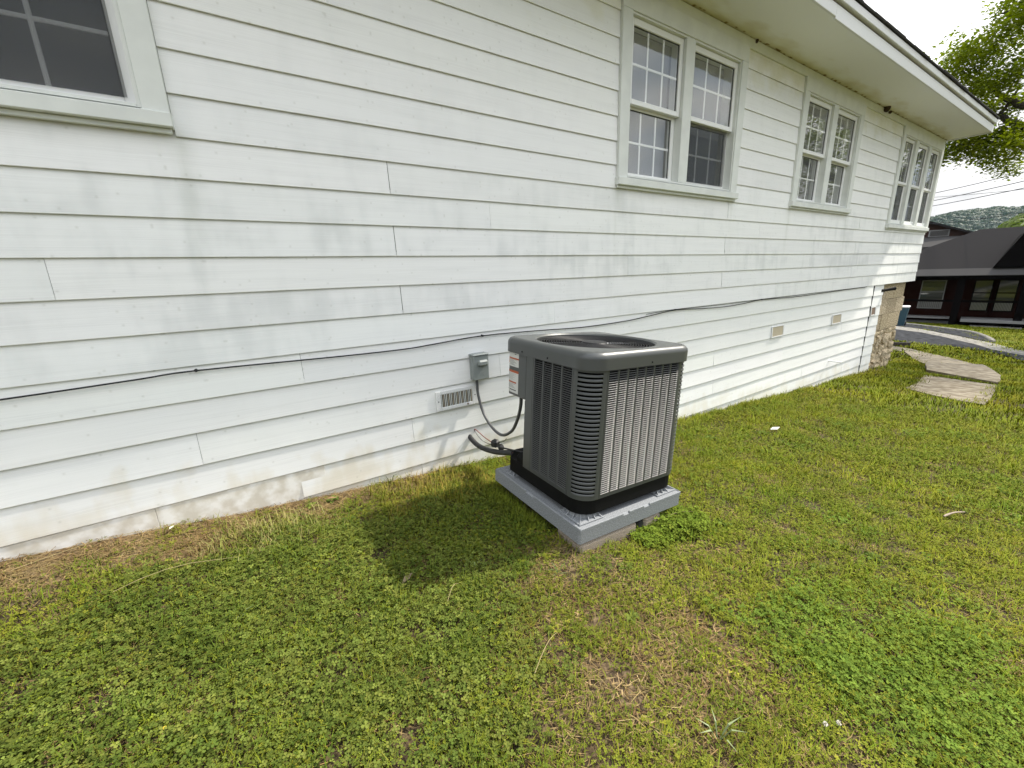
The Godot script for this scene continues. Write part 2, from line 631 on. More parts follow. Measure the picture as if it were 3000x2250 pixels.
func build_ground() -> void:
	var xs := []
	var x := -60.0
	while x < 700.0:
		xs.append(x)
		var d := 0.12
		if x < -3.0:
			d = maxf(0.3, (-3.0 - x) * 0.3)
		elif x > 3.5:
			d = 0.12 + (x - 3.5) * 0.07
		x += d
	var zs := []
	var z := -420.0
	while z < 420.0:
		zs.append(z)
		var d := 0.12
		if z < -0.5:
			d = maxf(0.2, (-0.5 - z) * 0.22)
		elif z > 3.2:
			d = 0.12 + (z - 3.2) * 0.25
		z += d
	var mb := MB.new()
	var w: int = xs.size()
	for j in zs.size():
		for i in w:
			var px: float = xs[i]
			var pz: float = zs[j]
			var s := straw_share(px, pz) if absf(pz) < 8.0 else 0.1
			var c := Color(0.085, 0.060, 0.026).lerp(Color(0.24, 0.175, 0.095), s)
			var far := smooth(6.0, 22.0, Vector2(px, pz - 2.6).length())
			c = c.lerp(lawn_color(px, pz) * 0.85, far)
			mb.col = c
			var nn := Vector3(gy(px - 0.05, pz) - gy(px + 0.05, pz), 0.1, gy(px, pz - 0.05) - gy(px, pz + 0.05)).normalized()
			mb.vert(Vector3(px, gy(px, pz), pz), nn)
	for j in zs.size() - 1:
		for i in w - 1:
			var a: int = j * w + i
			mb.ix.append_array([a, a + 1, a + w, a + 1, a + w + 1, a + w])
	var o := obj("ground", mb, M.ground)
	tag(o, "sloping grassy soil of the yard under and around the lawn", "ground", "", "structure")

# ------------------------------------------------------------------ the white house
var house: Node3D

# one siding board with a lapped profile, made of short lengths that are not quite straight
func board(parent: Node, x0: float, x1: float, yb: float, yt: float, wav: float, zoff := 0.0) -> void:
	var mb := MB.new()
	var t := rng.randf_range(0.955, 1.0)
	mb.col = Color(t, t * rng.randf_range(0.995, 1.005), t * rng.randf_range(0.985, 1.0))
	var nseg := clampi(int((x1 - x0) / 0.6), 1, 6)
	var top := yt + 0.024
	var ru := rng.randf() * 7.0
	var rv := rng.randf() * 7.0
	var pr := []
	for i in nseg + 1:
		var x := lerpf(x0, x1, float(i) / nseg)
		var e := rng.randf_range(-wav, wav) if i > 0 and i < nseg else rng.randf_range(-wav, wav) * 0.4
		var zz := zoff + rng.randf_range(0.0, wav)
		pr.append([Vector3(x, yb + e, 0.0195 + zz), Vector3(x, yb + e, 0.0130 + zz), Vector3(x, top, 0.001 + zoff), Vector3(x, top, 0.009 + zoff), Vector3(x, yb + e + 0.002, 0.0205 + zz)])
	var u1 := func(p: Vector3) -> Vector2: return Vector2(p.x / 1.5 + ru, p.y / 0.42 + rv)
	var u2 := func(p: Vector3) -> Vector2: return Vector2((p.x + 2.0) / 14.0, (1.7 - p.y) / 4.4)
	for i in nseg:
		var a = pr[i]
		var b = pr[i + 1]
		for q in [[a[4], b[4], b[3], a[3]], [a[0], b[0], b[4], a[4]], [a[1], b[1], b[0], a[0]]]:
			mb.quad(q[0], q[1], q[2], q[3], [u1.call(q[0]), u1.call(q[1]), u1.call(q[2]), u1.call(q[3])], [u2.call(q[0]), u2.call(q[1]), u2.call(q[2]), u2.call(q[3])])
	var f = pr[0]
	var l = pr[nseg]
	for q in [[f[0], f[4], f[3], f[2]], [l[4], l[0], l[2], l[3]]]:
		mb.quad(q[0], q[1], q[2], q[3], [u1.call(q[0]), u1.call(q[1]), u1.call(q[2]), u1.call(q[3])], [u2.call(q[0]), u2.call(q[1]), u2.call(q[2]), u2.call(q[3])])
	obj("siding_board", mb, M.siding, parent)

func build_house() -> void:
	house = thing("white_house", "long white clapboard house with deep eave, seen along its side wall", "house")
	# window openings in the wall: x0, x1, y0, y1
	var opens := [[-1.02, -0.19, 0.275, 1.445], [2.94, 4.52, 0.275, 1.445], [6.0, 7.55, 0.275, 1.445], [9.46, 11.50, 0.13, 1.47]]
	var mb := MB.new()
	var xa := -1.7
	for o in opens:
		mb.box(Vector3(xa, 0.12, -0.14), Vector3(o[0], 1.50, 0.0))
		mb.box(Vector3(o[0], 0.12, -0.14), Vector3(o[1], o[2], -0.0))
		mb.box(Vector3(o[0], o[3], -0.14), Vector3(o[1], 1.50, 0.0))
		xa = o[1]
	mb.box(Vector3(xa, 0.12, -0.14), Vector3(WALL_END, 1.50, 0.0))
	mb.box(Vector3(-1.7, 1.50, -0.14), Vector3(WALL_END, 1.70, 0.0))
	mb.box(Vector3(-1.7, -0.885, -0.14), Vector3(WALL_END, 0.12, 0.0))
	mb.box(Vector3(-1.7, -2.9, -0.14), Vector3(SKIRT_END, -0.885, 0.0))
	obj("wall_sheathing", mb, M.sheath, house)
	# the other walls, floors and rooms
	var w := MB.new()
	w.box(Vector3(WALL_END - 0.14, -0.885, -8.0), Vector3(WALL_END, 1.70, -0.141))
	w.box(Vector3(-1.7, -2.9, -8.0), Vector3(-1.56, 1.70, -0.141))
	w.box(Vector3(-1.559, -2.9, -8.0), Vector3(WALL_END - 0.141, 1.70, -7.86))
	obj("wall", w, M.fascia, house)
	var rm := MB.new()
	rm.box(Vector3(-1.55, -0.92, -7.85), Vector3(WALL_END - 0.15, -0.89, -0.142))
	rm.box(Vector3(-1.55, 1.58, -7.85), Vector3(WALL_END - 0.15, 1.62, -0.142))
	rm.box(Vector3(-1.55, -0.885, -3.6), Vector3(WALL_END - 0.15, 1.575, -3.5))
	for px in [1.4, 5.2, 8.5]:
		rm.box(Vector3(px, -0.885, -3.49), Vector3(px + 0.12, 1.575, -0.143))
	obj("room", rm, M.room, house)

	# siding courses: joints at every 3.66 m, staggered
	var phase := {0: 0.895, 1: 1.59, 2: 0.895, 3: 3.02, 4: 0.90, 5: 2.16, 6: 0.27, 7: 1.62, 8: -0.28, 9: 0.89, 10: 2.6, 11: 0.93, 12: 3.3, 13: 1.2, 14: 2.4}
	for r in range(-8, 15):
		var yb := -r * S
		var yt := yb + S
		if r == -8:
			yt = 1.585 - 0.02
		var end := WALL_END if r <= 5 else SKIRT_END
		var spans := []
		if r <= -1:
			spans = [[-0.0885, 2.8285], [4.6315, 5.8785], [7.6715, 9.3385]]
		else:
			spans = [[-1.68, end]]
		for sp in spans:
			var cuts := [sp[0]]
			if phase.has(r):
				var j: float = phase[r] - 3.66 * 2
				while j < sp[1] - 0.15:
					if j > sp[0] + 0.15:
						cuts.append(j)
					j += 3.66
			cuts.append(sp[1])
			for i in cuts.size() - 1:
				var a: float = cuts[i]
				var b: float = cuts[i + 1]
				if r >= 10 and b < 0.4:
					continue
				if r == 10 and a < 0.2:
					a = 0.16
				if r > 9 and minf(gy(a, 0), gy(b, 0)) > yt - 0.01:
					continue
				var gap := 0.0034 if (r == 0 or r == 2 or r == 4) and i > 0 else 0.0009
				board(house, a + (gap if i > 0 else 0.0), b - (gap if i < cuts.size() - 2 else 0.0), yb, yt, 0.0012 if r <= 5 else 0.0032)
	# narrow panel of short boards beyond the skirt's end, set back
	var dk := MB.new()
	dk.box(Vector3(SKIRT_END + 0.004, -2.9, -0.14), Vector3(9.93, -0.885, -0.016))
	obj("panel_backing", dk, M.sheath, house)
	for r in range(0, 10):
		var yt := -0.90 - r * 0.181
		board(house, SKIRT_END + 0.040, 9.93, yt - 0.181, yt, 0.0015, -0.014)
	var tr := MB.new()
	tr.cbox(Vector3(SKIRT_END + 0.0025, -2.75, -0.0155), Vector3(SKIRT_END + 0.038, -0.893, 0.020), 0.002)
	obj("corner_strip", tr, M.seal, house)
	# low whitewashed footing under the boards at the near end
	var fm := MB.new()
	for sp in [[-1.68, -0.52], [-0.519, 0.30]]:
		fm.cbox(Vector3(sp[0], -2.2, 0.0005), Vector3(sp[1], -9 * S - 0.002, 0.0160), 0.002)
	obj("footing", fm, M.foot_wall, house)

	stone_foundation()
	frieze_and_eave()
	window_unit(opens[0], [[-1.02, -0.19]], 0.10, 0)
	window_unit(opens[1], [[2.94, 3.635], [3.765, 4.52]], 0.11, 1)
	window_unit(opens[2], [[6.0, 6.70], [6.84, 7.55]], 0.12, 2)
	window_unit(opens[3], [[9.46, 10.03], [10.17, 10.77], [10.91, 11.50]], 0.12, 3)

func stone_foundation() -> void:
	var mb := MB.new()
	mb.box(Vector3(9.935, -3.0, -0.6), Vector3(11.43, -0.895, -0.09))
	obj("mortar_bed", mb, M.mortar, house)
	# squared blocks above, rough rubble below, each with its own faces
	var y := -0.90
	var row := 0
	while y > -2.75:
		var smooth_block := y > -1.55
		var h := rng.randf_range(0.26, 0.32) if smooth_block else rng.randf_range(0.11, 0.2)
		var x := 9.94 - (0.0 if row % 2 == 0 else 0.0)
		while x < 11.4:
			var wd := rng.randf_range(0.36, 0.56) if smooth_block else rng.randf_range(0.13, 0.34)
			if x + wd > 11.29:
				wd = 11.45 - x + rng.randf_range(-0.05, 0.05)
			var st := MB.new()
			var g := 0.004 if smooth_block else 0.012
			var j := 0.003 if smooth_block else 0.028
			var zf := -0.062 + (rng.randf_range(-0.003, 0.004) if smooth_block else rng.randf_range(-0.02, 0.025))
			# front face as a fan round an uneven middle
			var ring := []
			var ring2 := []
			var corners := [Vector2(1, -1), Vector2(1, -0.1), Vector2(1, 1), Vector2(0.1, 1), Vector2(-1, 1), Vector2(-1, 0.1), Vector2(-1, -1), Vector2(-0.1, -1)]
			var m := corners.size()
			for k in m:
				var sx: float = corners[k].x * (wd * 0.5 - g)
				var sy: float = corners[k].y * (h * 0.5 - g)
				var p := Vector3(x + wd * 0.5 + sx + rng.randf_range(-j, j), y - h * 0.5 + sy + rng.randf_range(-j, j), zf - rng.randf_range(0.0, j * 0.8))
				ring.append(p)
				ring2.append(Vector3(p.x + signf(sx) * 0.003, p.y + signf(sy) * 0.003, -0.12))
			var mid := Vector3(x + wd * 0.5 + rng.randf_range(-j, j), y - h * 0.5, zf + j * 0.5)
			for k in m:
				var k2 := (k + 1) % m
				st.tri(mid, ring[k], ring[k2])
				st.quad(ring[k], ring2[k], ring2[k2], ring[k2])
			obj("stone", st, M.stone[rng.randi() % 4], house)
			x += wd
		y -= h
		row += 1

func frieze_and_eave() -> void:
	var mb := MB.new()
	mb.cbox(Vector3(-1.69, 1.585, 0.0005), Vector3(5.42, 1.672, 0.026), 0.002)
	obj("frieze_board", mb, M.trim, house)
	mb = MB.new()
	mb.cbox(Vector3(5.423, 1.585, 0.0005), Vector3(WALL_END + 0.026, 1.672, 0.026), 0.002)
	obj("frieze_board", mb, M.trim, house)
	# soffit in panels with fine seams
	var xs := [-1.69, 0.75, 3.19, 5.63, 8.07, 10.0, WALL_END + 0.07]
	for i in xs.size() - 1:
		var p := MB.new()
		var a: float = xs[i] + 0.001
		var b: float = xs[i + 1] - 0.001
		var u := func(x: float, z: float) -> Vector2: return Vector2(x / 14.0, z / 0.64)
		p.box(Vector3(a, 1.680, -0.10), Vector3(b, 1.692, 0.585))
		p.quad(Vector3(a, 1.678, -0.02), Vector3(b, 1.678, -0.02), Vector3(b, 1.678, 0.585), Vector3(a, 1.678, 0.585), [u.call(a, 0.0), u.call(b, 0.0), u.call(b, 0.585), u.call(a, 0.585)])
		obj("soffit_panel", p, M.soffit, house)
	# fascia: a lower board, a dark groove, an upper strip
	for sp in [[-1.69, 4.98, 1.672], [4.981, WALL_END + 0.08, 1.655]]:
		var f := MB.new()
		f.cbox(Vector3(sp[0], sp[2], 0.586), Vector3(sp[1], 1.768, 0.606), 0.003)
		obj("fascia_board", f, M.fascia, house)
	var gr := MB.new()
	gr.box(Vector3(-1.69, 1.7685, 0.56), Vector3(WALL_END + 0.078, 1.786, 0.592))
	obj("fascia_groove", gr, M.groove, house)
	var up := MB.new()
	up.cbox(Vector3(-1.69, 1.7865, 0.57), Vector3(WALL_END + 0.09, 1.858, 0.632), 0.005)
	obj("fascia_strip", up, M.fascia, house)
	var ef := MB.new()
	ef.cbox(Vector3(WALL_END + 0.071, 1.655, -8.0), Vector3(WALL_END + 0.09, 1.785, 0.584), 0.003)
	obj("fascia_board", ef, M.fascia, house)
	# roof: hipped slab and the row of shingles along the eave
	var pitch := 0.42
	var eave := Vector2(0.63, 1.862)
	var ridge_z := -4.1
	var ridge_y := eave.y + (eave.x - ridge_z) * pitch
	var x1 := WALL_END + 0.13
	var rf := MB.new()
	var A := Vector3(-1.7, eave.y, eave.x)
	var B := Vector3(x1, eave.y, eave.x)
	var Cc := Vector3(x1 - 4.6, ridge_y, ridge_z)
	var D := Vector3(-1.7, ridge_y, ridge_z)
	var E := Vector3(x1, eave.y, -8.8)
	var F := Vector3(-1.7, eave.y, -8.8)
	rf.quad(A, B, Cc, D)
	rf.tri(B, E, Cc)
	rf.quad(E, F, D, Cc)
	rf.quad(A, F, E, B)
	rf.tri(A, D, F)
	obj("roof", rf, M.shingle, house)
	var x := -1.6
	while x < x1 - 0.05:
		var wd := minf(0.305, x1 - x)
		var s := MB.new()
		var over := rng.randf_range(0.012, 0.03)
		var th := rng.randf_range(0.018, 0.026)
		var t := Transform3D(Basis(Vector3.RIGHT, atan(pitch)), Vector3(x, eave.y + 0.003, eave.x))
		s.cbox(Vector3(0.003, 0.0, -0.30), Vector3(wd - 0.003, th, over), 0.004, t)
		s.cbox(Vector3(-0.14, th + 0.0015, -0.44), Vector3(wd - 0.15, th * 1.55, over - 0.05 + rng.randf_range(-0.01, 0.012)), 0.004, t)
		obj("shingle", s, M.shingle, house)
		x += 0.305

# a group of double-hung sashes in one casing; kind 0 near, 1 paired, 2 reflecting pair, 3 narrow triple
func window_unit(o: Array, units: Array, case_w: float, kind: int) -> void:
	var win := Node3D.new()
	put(win, "window", house)
	var y0: float = o[2]
	var y1: float = o[3]
	var zf := 0.043
	var right_w := case_w if kind != 3 else 0.118
	var c := MB.new()
	c.cbox(Vector3(o[0] - case_w, y0 - 0.01, 0.0006), Vector3(o[0], y1, zf), 0.003)
	obj("casing", c, M.trim, win)
	c = MB.new()
	c.cbox(Vector3(o[1], y0 - 0.01, 0.0006), Vector3(o[1] + right_w, y1, zf), 0.003)
	obj("casing", c, M.trim, win)
	c = MB.new()
	c.cbox(Vector3(o[0] - case_w, y1 + 0.001, 0.0006), Vector3(o[1] + right_w, 1.5835, zf - 0.002), 0.003)
	obj("casing", c, M.trim, win)
	# sill with a sloping nose and an apron under it
	c = MB.new()
	var sx0: float = o[0] - case_w - (0.012 if kind != 0 else 0.0)
	var sx1: float = o[1] + right_w + (0.012 if kind == 1 or kind == 2 else 0.002)
	var sh := 0.06
	c.cbox(Vector3(sx0, y0 - 0.012 - sh, 0.0007), Vector3(sx1, y0 - 0.012, zf + 0.022), 0.004)
	obj("sill", c, M.trim, win)
	c = MB.new()
	c.cbox(Vector3(sx0 + 0.01, y0 - 0.012 - sh - 0.022, 0.022), Vector3(sx1 - 0.01, y0 - 0.0125 - sh, zf - 0.004), 0.003)
	obj("apron", c, M.trim, win)
	# jamb lining of the opening
	c = MB.new()
	c.box(Vector3(o[0] + 0.0005, y0 + 0.0005, -0.14), Vector3(o[0] + 0.014, y1 - 0.015, zf - 0.012))
	c.box(Vector3(o[1] - 0.014, y0 + 0.0005, -0.14), Vector3(o[1] - 0.0005, y1 - 0.015, zf - 0.012))
	c.box(Vector3(o[0] + 0.0005, y1 - 0.0145, -0.14), Vector3(o[1] - 0.0005, y1 - 0.0005, zf - 0.012))
	c.box(Vector3(o[0] + 0.0145, y0 + 0.0005, -0.14), Vector3(o[1] - 0.0145, y0 + 0.013, zf - 0.008))
	obj("jamb", c, M.trim, win)
	for i in units.size() - 1:
		c = MB.new()
		c.cbox(Vector3(units[i][1] + 0.001, y0 + 0.0135, -0.12), Vector3(units[i + 1][0] - 0.001, y1 - 0.0155, zf - 0.006), 0.003)
		obj("mullion", c, M.trim, win)
	var ym := y0 + (y1 - y0) * 0.475
	for i in units.size():
		var a: float = units[i][0] + (0.0145 if i == 0 else 0.001)
		var b: float = units[i][1] - (0.0145 if i == units.size() - 1 else 0.001)
		var rec := -0.012
		sash(win, a, b, ym, y1 - 0.016, rec, 2 if kind == 3 else 3, 2, kind, true)
		sash(win, a, b, y0 + 0.0135, ym + 0.03, rec - (0.045 if kind != 3 else 0.02), 1 if kind == 3 else 3, 2, kind, false)
		if (kind == 0) or (kind == 1 and i == 1) or kind == 3:
			c = MB.new()
			c.box(Vector3(a + 0.03, y0 + 0.05, rec - 0.018), Vector3(b - 0.03, ym if kind == 1 else y1 - 0.05, rec - 0.015))
			obj("window_screen", c, M.screen, win)
		if kind == 1:
			c = MB.new()
			if i == 0:
				c.box(Vector3(a + 0.01, y0 + 0.02, -0.135), Vector3(b - 0.01, y1 - 0.03, -0.13))
			else:
				c.box(Vector3(a + 0.01, ym - 0.05, -0.135), Vector3(b - 0.01, y1 - 0.03, -0.13))
			obj("blind", c, M.blind, win)
		if kind == 3 or (kind == 0):
			c = MB.new()
			c.box(Vector3(a + 0.01, y0 + 0.02, -0.16), Vector3(b - 0.01, y1 - 0.03, -0.155))
			obj("curtain", c, M.curtain, win)

func sash(win: Node3D, a: float, b: float, y0: float, y1: float, zc: float, nx: int, ny: int, kind: int, upper: bool) -> void:
	var st := 0.042
	var rail := 0.05 if upper else 0.045
	var d := 0.018
	var c := MB.new()
	c.cbox(Vector3(a, y0, zc - d), Vector3(a + st, y1, zc + d), 0.003)
	c.cbox(Vector3(b - st, y0, zc - d), Vector3(b, y1, zc + d), 0.003)
	c.cbox(Vector3(a + st + 0.0002, y0, zc - d), Vector3(b - st - 0.0002, y0 + 0.04, zc + d - 0.001), 0.003)
	c.cbox(Vector3(a + st + 0.0002, y1 - rail, zc - d), Vector3(b - st - 0.0002, y1, zc + d - 0.001), 0.003)
	obj("sash", c, M.vinyl, win)
	var gx0 := a + st
	var gx1 := b - st
	var gy0 := y0 + 0.04
	var gy1 := y1 - rail
	# dark glazing gasket round the glass
	c = MB.new()
	c.box(Vector3(gx0 + 0.0002, gy0 + 0.0002, zc - 0.006), Vector3(gx0 + 0.004, gy1 - 0.0002, zc + 0.006))
	c.box(Vector3(gx1 - 0.004, gy0 + 0.0002, zc - 0.006), Vector3(gx1 - 0.0002, gy1 - 0.0002, zc + 0.006))
	c.box(Vector3(gx0 + 0.0045, gy1 - 0.004, zc - 0.006), Vector3(gx1 - 0.0045, gy1 - 0.0002, zc + 0.006))
	obj("gasket", c, M.seal, win)
	var mw := 0.009
	for i in range(1, nx):
		var x := lerpf(gx0, gx1, float(i) / nx)
		c = MB.new()
		c.cbox(Vector3(x - mw, gy0 + 0.001, zc - 0.008), Vector3(x + mw, gy1 - 0.005, zc - 0.001), 0.002)
		obj("muntin", c, M.muntin, win)
	for j in range(1, ny):
		var y := lerpf(gy0, gy1, float(j) / ny)
		c = MB.new()
		c.cbox(Vector3(gx0 + 0.0046, y - mw, zc - 0.0085), Vector3(gx1 - 0.0046, y + mw, zc - 0.0005), 0.002)
		obj("muntin", c, M.muntin, win)
	for i in nx:
		for j in ny:
			c = MB.new()
			c.box(Vector3(lerpf(gx0, gx1, float(i) / nx) + 0.0005, lerpf(gy0, gy1, float(j) / ny) + 0.0005, zc + 0.001), Vector3(lerpf(gx0, gx1, float(i + 1) / nx) - 0.0005, lerpf(gy0, gy1, float(j + 1) / ny) - 0.0005, zc + 0.004))
			obj("pane", c, M.glass, win)

# ------------------------------------------------------------------ the air conditioner on its pad
const HW := 0.3755
var unit_at := Transform3D(Basis(Vector3(0.99773, -0.06488, 0.0181), Vector3(0.06479, 0.99788, 0.00533), Vector3(-0.01841, -0.00414, 0.99982)), Vector3(1.6172, -1.7195, 0.9624))

func round_square(hw: float, r: float, n := 6) -> Array:
	var o := []
	for q in 4:
		var ce := Vector2((hw - r) * [1, -1, -1, 1][q], (hw - r) * [1, 1, -1, -1][q])
		for k in n + 1:
			var a := PI / 2 * q + PI / 2 * k / n
			o.append(ce + Vector2(cos(a), sin(a)) * r)
	return o

# the body's outline: three round corners, the rear left one cut off by `cut`
func body_outline(hw: float, r: float, cut: float) -> Array:
	var o := []
	for p in round_square(hw, r, 6):
		if p.x < -hw + cut and p.y < -hw + cut:
			continue
		o.append(p)
	# the cut corner sits between the third and the fourth quarter
	var res := []
	for k in o.size():
		res.append(o[k])
		var nxt: Vector2 = o[(k + 1) % o.size()]
		if o[k].x < 0 and o[k].y > 0 and nxt.y < 0:
			res.append(Vector2(-hw, -hw + cut))
			res.append(Vector2(-hw + cut, -hw))
	return res

func build_pad_and_unit() -> void:
	var pad := thing("equipment_pad", "grey plastic pad with ribbed corner risers under the air conditioner", "pad", unit_at)
	var p0 := Vector3(-0.404, -0.088, -0.407)
	var p1 := Vector3(0.375, 0.0, 0.410)
	var mb := MB.new()
	mb.cbox(p0, p1, 0.010)
	obj("slab", mb, M.pad, pad)
	# shallow raised rim lengths with gaps between them
	for e in [[Vector3(-0.404, 0, 0.401), Vector3(-0.10, 0.0045, 0.4105)], [Vector3(-0.06, 0, 0.401), Vector3(0.06, 0.0045, 0.4105)], [Vector3(0.10, 0, 0.401), Vector3(0.375, 0.0045, 0.4105)], [Vector3(-0.4045, 0, -0.39), Vector3(-0.395, 0.0045, -0.05)], [Vector3(-0.4045, 0, 0.02), Vector3(-0.395, 0.0045, 0.40)], [Vector3(0.366, 0, -0.39), Vector3(0.3755, 0.0045, 0.40)]]:
		var r := MB.new()
		r.cbox(e[0] + Vector3(0, -0.02, 0), e[1], 0.0035)
		obj("rim", r, M.pad, pad)
	for q in 4:
		var sx: float = [-1, 1, 1, -1][q]
		var sz: float = [1, 1, -1, -1][q]
		var riser := Node3D.new()
		riser.position = Vector3(sx * HW * 0.985, 0.0, sz * HW * 0.985)
		riser.position.x = clampf(riser.position.x, -0.385, 0.352)
		put(riser, "corner_riser", pad)
		var pl := MB.new()
		var lo := Vector3(-0.012 if sx < 0 else -0.15, 0.001, -0.15 if sz > 0 else -0.012)
		var hi := Vector3(0.15 if sx < 0 else 0.012, 0.008, 0.012 if sz > 0 else 0.15)
		pl.cbox(lo, hi, 0.002)
		obj("plate", pl, M.pad, riser)
		var dr := MB.new()
		var cx := -sx * 0.098
		var cz := -sz * 0.098
		var o1 := []
		var o2 := []
		for k in 20:
			var a := TAU * k / 20
			o1.append(Vector2(cx + cos(a) * 0.088, cz + sin(a) * 0.088))
			o2.append(Vector2(cx + cos(a) * 0.080, cz + sin(a) * 0.080))
		dr.wall_strip(o1, 0.0085, o2, 0.040)
		dr.fan(o2, 0.040, true)
		obj("drum", dr, M.pad, riser)
		for k in 7:
			var a := atan2(sz, sx) + deg_to_rad(-66.0 + 22.0 * k)
			var dv := Vector3(cos(a), 0, sin(a))
			var reach := minf((0.098 + 0.010) / maxf(absf(dv.x), 0.01), (0.098 + 0.010) / maxf(absf(dv.z), 0.01))
			reach = minf(reach, 0.15)
			var pd := dv.cross(Vector3.UP) * 0.0022
			var c0 := Vector3(cx, 0.0085, cz)
			var a0 := c0 + dv * 0.078
			var a1 := c0 + dv * reach
			var a2 := c0 + dv * 0.078 + Vector3(0, 0.029, 0)
			var fin := MB.new()
			fin.tri(a0 + pd, a1 + pd, a2 + pd)
			fin.tri(a0 - pd, a2 - pd, a1 - pd)
			fin.quad(a1 + pd, a1 - pd, a2 - pd, a2 + pd)
			obj("rib", fin, M.pad, riser)
	# blocks that carry the pad
	var specs := [[Vector3(-0.388, -0.27, 0.215), Vector3(0.02, -0.0885, 0.407), "tan concrete block under the pad's near corner"], [Vector3(0.085, -0.27, 0.20), Vector3(0.22, -0.0885, 0.405), "small tan concrete block under the pad's long front edge, half in grass"], [Vector3(-0.36, -0.27, -0.37), Vector3(0.03, -0.0885, -0.18), ""]]
	for s in specs:
		if s[2] == "":
			continue
		var bl := MB.new()
		bl.cbox(s[0], s[1], 0.012)
		var b := obj("concrete_block", bl, M.block, self, unit_at)
		tag(b, s[2], "block", "blocks carrying the pad")
	var dp := MB.new()
	dp.tube([Vector3(0.052, -0.112, 0.2), Vector3(0.052, -0.112, 0.404)], 0.020, 12)
	dp.fan(circle(0.052, 0.0, 0.001), -0.3, true)
	tag(obj("pipe_end", dp, M.rubber, self, unit_at), "short black pipe end between the blocks under the pad", "pipe")

	build_unit()

func circle(cx: float, cz: float, r: float, n := 24) -> Array:
	var o := []
	for k in n:
		o.append(Vector2(cx + cos(TAU * k / n) * r, cz + sin(TAU * k / n) * r))
	return o

